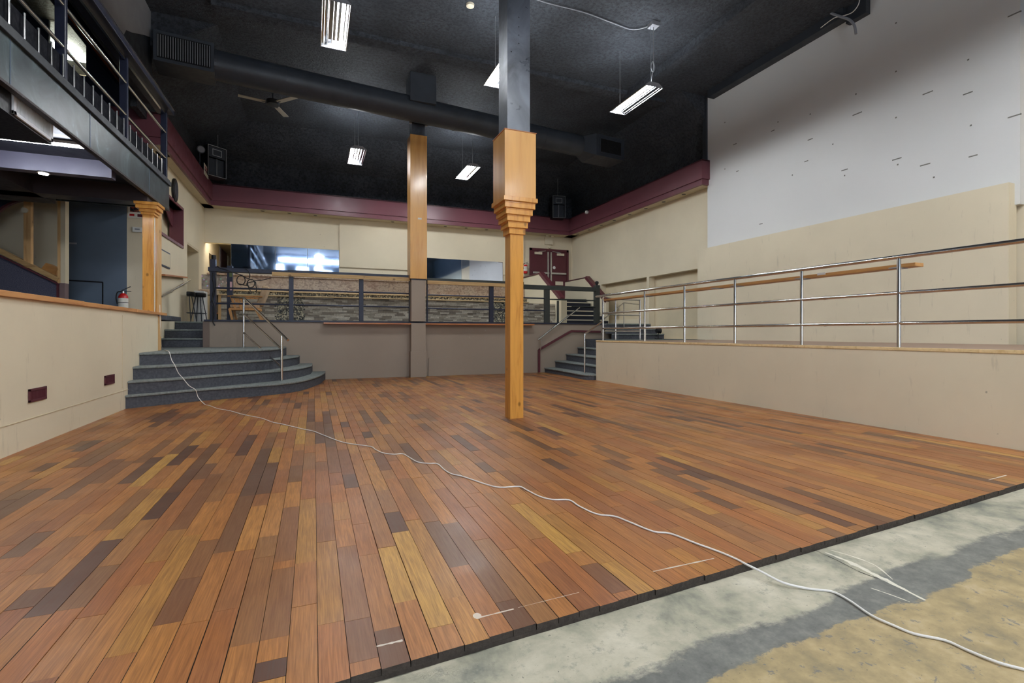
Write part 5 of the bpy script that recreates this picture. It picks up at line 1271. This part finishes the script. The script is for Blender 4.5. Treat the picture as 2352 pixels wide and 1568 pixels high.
# drink board behind the stage rail
bx = xr + .17
ya_ = P(2110, 610, x=bx).y; yb2 = P(1390, 688, x=bx).y; zb2 = (P(2110, 610, x=bx).z + P(1390, 688, x=bx).z) / 2
db_ = thing('drink_shelf', 'narrow wooden drink shelf running behind the chrome stage railing', 'shelf', (bx, 6, zb2))
MB().box(bx - .06, bx + .09, ya_, yb2, zb2 - .02, zb2 + .022).build('board', M['wood_board'], db_, bevel=.004)
for u in (1495, 1590, 1655, 1701, 1852, 2072):
    y_ = P(u, 640, x=bx).y; MB().box(xr - .0, bx + .03, y_ - .04, y_ + .04, zb2 - .028, zb2 - .020).build('bracket', M['grill'], db_)
y_ = P(1895, 630, x=bx).y; MB().box(bx - .063, bx + .01, y_ - .05, y_ + .06, zb2 + .0, zb2 + .03).build('plaster_smear', M['white_p'], db_)
# black object lying on the stage
q = P(1512, 748, x=8.9); q.z = ZS + .0
y_ = P(1512, 748, x=8.6).y
sb = thing('stage_lamp', 'small black lamp lying on the stage floor near the recessed wall', 'lamp', (8.7, 11.0, ZS))
qx = P(1512, 760, y=10.9).x
MB().tube([(qx - .06, 10.9, ZS + .23), (qx + .06, 10.9, ZS + .23)], [.06, .08], 14).build('head', M['blackp'], sb, smooth=True)
MB().box(qx - .09, qx + .09, 10.86, 10.94, ZS, ZS + .02).build('base', M['blackp'], sb)
MB().tube([(qx, 10.9, ZS + .02), (qx, 10.9, ZS + .2)], .012, 8).build('stem', M['blackp'], sb)
# curved stairs centre rail: two posts and three sloping tubes
h1 = thing('stair_railing', 'chrome stair railing with three sloping tubes on the curved grey stairs', 'railing', (-.3, 9.6, 0))
pb0 = P(647, 899, z=0.0)                     # foot of the lower post on the boards
pt0 = P(560, 797, z=RZ * 4)                  # foot of the upper post on the landing
tp0 = Vector((pb0.x, pb0.y, 0)); tp1 = Vector((pt0.x, pt0.y, RZ * 4))
def zat(p_, v):
    dpt = p_.x * math.sin(YAW) + p_.y * math.cos(YAW); return CH + (V0 - v) / FPX * dpt
MB().tube([tp0, (tp0.x, tp0.y, zat(tp0, 768))], .023, 14).build('post', M['chrome'], h1, smooth=True)
MB().tube([tp1, (tp1.x, tp1.y, zat(tp1, 684))], .023, 14).build('post', M['chrome'], h1, smooth=True)
a = Vector((tp1.x, tp1.y, zat(tp1, 683))); b = Vector((tp0.x, tp0.y, zat(tp0, 767)))
e_ = b + (b - a) * .14
back_pt = Vector((a.x, a.y + .7, a.z + .0))
MB().tube([P(532, 682, y=a.y + .2), a, a.lerp(b, .5), b, e_], .022, 14).build('top_rail', M['chrome'], h1, smooth=True)
for v1, v2 in ((721, 802), (764, 845)):
    MB().tube([(tp1.x, tp1.y, zat(tp1, v1)), (tp0.x, tp0.y, zat(tp0, v2))], .021, 12).build('mid_rail', M['chrome'], h1, smooth=True)
disc(MB(), tp0, (0, 0, 1), .045, .006).build('foot_flange', M['chrome'], h1)
# right stairs: wall rail and corner rail
h2 = thing('wall_handrail', 'chrome handrail sloping up beside the maroon capping on the taupe wall', 'handrail', (5.2, YB, .6))
a = P(1236, 780, y=YB - .1); b = P(1331, 706, y=YB - .1)
MB().tube([a, b, b + Vector((.03, .06, 0))], .02, 12).build('tube', M['chrome'], h2, smooth=True)
q = P(1243, 776, y=YB - .1); MB().tube([q, (q.x, q.y + .03, P(1243, 803, y=YB - .07).z)], .014, 10).build('support', M['chrome'], h2, smooth=True)
q = a.lerp(b, .8); MB().tube([q, (q.x, YB - .001, q.z - .04)], .01, 8).build('bracket', M['chrome'], h2, smooth=True)
h3 = thing('stair_railing', 'chrome handrail with one bent post at the foot of the stage stairs', 'handrail', (5.4, 10, 0))
q = P(1343, 857, z=RS + .0); f = Vector((q.x, q.y, RS)); 
zt3 = zat(f, 768); e3 = Vector((xr, yEnd + .02, P(1383, 738, x=xr).z))
MB().tube([f, (f.x, f.y, zt3 - .03), (f.x + .005, f.y - .002, zt3), (f.x + .03, f.y - .01, zt3 + .03)] + [e3], .021, 14).build('tube', M['chrome'], h3, smooth=True)
h4 = thing('wall_handrail', 'thin chrome handrail by the landing steps, seen through the return railing', 'handrail', (8, 11.6, ZS))
yh = 11.5; MB().tube([P(1387, 733, y=yh), P(1433, 695, y=yh), P(1468, 699, y=yh)], .016, 10).build('tube', M['chrome'], h4, smooth=True)
q = P(1433, 695, y=yh); MB().tube([q, (q.x, q.y, ZS + .2)], .012, 8).build('support', M['chrome'], h4)

# ================================================================== WHITE CABLE
zt = lambda k: RZ * k + .006
def stp(u, v, k): return P(u, v, z=RZ * k + .008)
pts = [P(367, 700, x=XL + .01), P(369, 770, x=XL + .01), stp(372, 798, 4), stp(381, 804, 4)]
nz = [(389, 808.5, 4), (402, 839, 3), (420, 868, 2), (450, 896, 1)]
for n_, (u, v, k) in enumerate(nz):
    a = stp(u, v, k); a.y -= .016; a.z += .006; pts.append(a)
    nx_ = stp(nz[n_ + 1][0], nz[n_ + 1][1], k - 1) if n_ < 3 else P(462, 921, z=.02)
    m_ = a.lerp(nx_, .5); m_.z -= .02; m_.y -= .02; pts.append(m_)
flr = [(470, 928), (481, 931), (500, 938), (528, 943), (560, 952), (600, 960), (625, 969), (650, 974), (695, 985), (720, 990), (745, 1000), (790, 1016), (850, 1025), (862, 1032), (880, 1040), (905, 1043), (925, 1042), (940, 1050), (960, 1061), (985, 1064), (1005, 1065), (1020, 1078), (1037, 1088), (1060, 1093), (1090, 1103), (1120, 1113), (1150, 1119), (1192, 1117), (1210, 1125), (1240, 1140), (1270, 1147), (1307, 1148), (1330, 1162), (1370, 1180), (1410, 1185), (1440, 1196), (1500, 1220), (1540, 1225), (1600, 1248), (1650, 1266), (1690, 1283)]
pts += [P(u, v, z=.005) for u, v in flr]
pts += [P(u, v, z=z) for u, v, z in ((1715, 1296, .006), (1750, 1313, -.003), (1800, 1338, -.020), (1860, 1352, -.0325), (1910, 1358, -.0325), (1950, 1378, -.030), (2000, 1412, -.030), (2050, 1435, -.0315), (2100, 1455, -.0325), (2170, 1470, -.0325), (2220, 1492, -.0315), (2290, 1520, -.030), (2352, 1537, -.0325), (2420, 1556, -.0325))]
cable('white_cable', pts, .0048, M['cable_w'], 'long white power cable snaking from the curved stairs across the floor to the concrete', 'cable', k=4)
# scraped white lines near the edge of the boards
wm = paint('scraped_paint', srgb(214, 200, 184), .8)
mb = MB()
for (u0, v0, u1, v1, w_) in ((865, 1484, 925, 1470, .006), (1100, 1418, 1180, 1398, .005), (1500, 1312, 1640, 1282, .005), (2270, 1102, 2312, 1091, .005), (1190, 1395, 1330, 1360, .0015)):
    a = P(u0, v0, z=.0009); b = P(u1, v1, z=.0009); n = 7; pr = []
    for k in range(n + 1): q = a.lerp(b, k / n); pr.append((q, w_ * random.uniform(.4, 1.2)))
    for (p_, wa_), (q_, wb_) in zip(pr, pr[1:]):
        mb.add([(p_.x, p_.y - wa_, .0011), (q_.x, q_.y - wb_, .0011), (q_.x, q_.y + wb_, .0011), (p_.x, p_.y + wa_, .0011)], [(0, 1, 2, 3)])
q = P(1096, 1414, z=.001); mb.add([(q.x + .016 * math.cos(a * PI / 6), q.y + .02 * math.sin(a * PI / 6), .0012) for a in range(12)], [tuple(range(12))])
struct(mb.build('trim_16', wm))

def streak(px, w_, z, name, mat):
    mb = MB(); pts = [P(u, v, z=z) for u, v in px]; pts = smooth_path(pts, 5); pr = []
    for k, q in enumerate(pts):
        d_ = (pts[min(k + 1, len(pts) - 1)] - pts[max(k - 1, 0)]).normalized(); n_ = Vector((-d_.y, d_.x, 0))
        f = w_ * random.uniform(.35, 1.0) * (math.sin(PI * (k + .5) / len(pts)) ** .5); pr.append((q + n_ * f, q - n_ * f * random.uniform(.5, 1.2)))
    for (a, b), (c, d_) in zip(pr, pr[1:]): mb.add([a, c, d_, b], [(0, 1, 2, 3)])
    return struct(mb.build(name, mat))
fill = paint('pale_filler', srgb(220, 214, 198), .75, .1, 20, .2, 60)
streak([(1895, 1268), (1950, 1290), (2010, 1320), (2060, 1345), (2125, 1378)], .022, -.0373, 'trim_18', fill)
streak([(1905, 1262), (1960, 1278), (2010, 1298), (2050, 1330)], .007, -.0372, 'trim_21', fill)
streak([(2000, 1350), (2045, 1365), (2090, 1382)], .006, -.0373, 'trim_19', fill)
streak([(1860, 1258), (1920, 1285), (1980, 1315), (2040, 1335)], .003, -.0369, 'trim_20', M['dark_hole'])
# ================================================================== DAYLIGHT AND LAMPS BEHIND THE CAMERA (the high ones seen in the mirrors)
k = 3
for (x0, x1, z0, z1) in ((-1.6, 2.4, .6, 2.6), (-1.2, -.4, 5.3, 6.1), (.2, 1.3, 5.4, 5.9), (2.6, 3.8, 5.5, 5.8), (-2.6, -2.1, 5.4, 6.2)):  # the low wide pane is unseen, added as fill light
    o = struct(MB().box(x0, x1, -6.99, -6.97, z0, z1).build('window_%d' % k, M['pane'])); k += 1
mb = MB(); mb.box(-2.4, 4.2, -6.9, -6.86, 6.55, 6.6); t_ = thing('strip_light', 'long lit strip light high on the front wall behind the viewer', 'light', (0, -6.9, 6.55)); mb.build('lit_tube', M['tube_small'], t_)
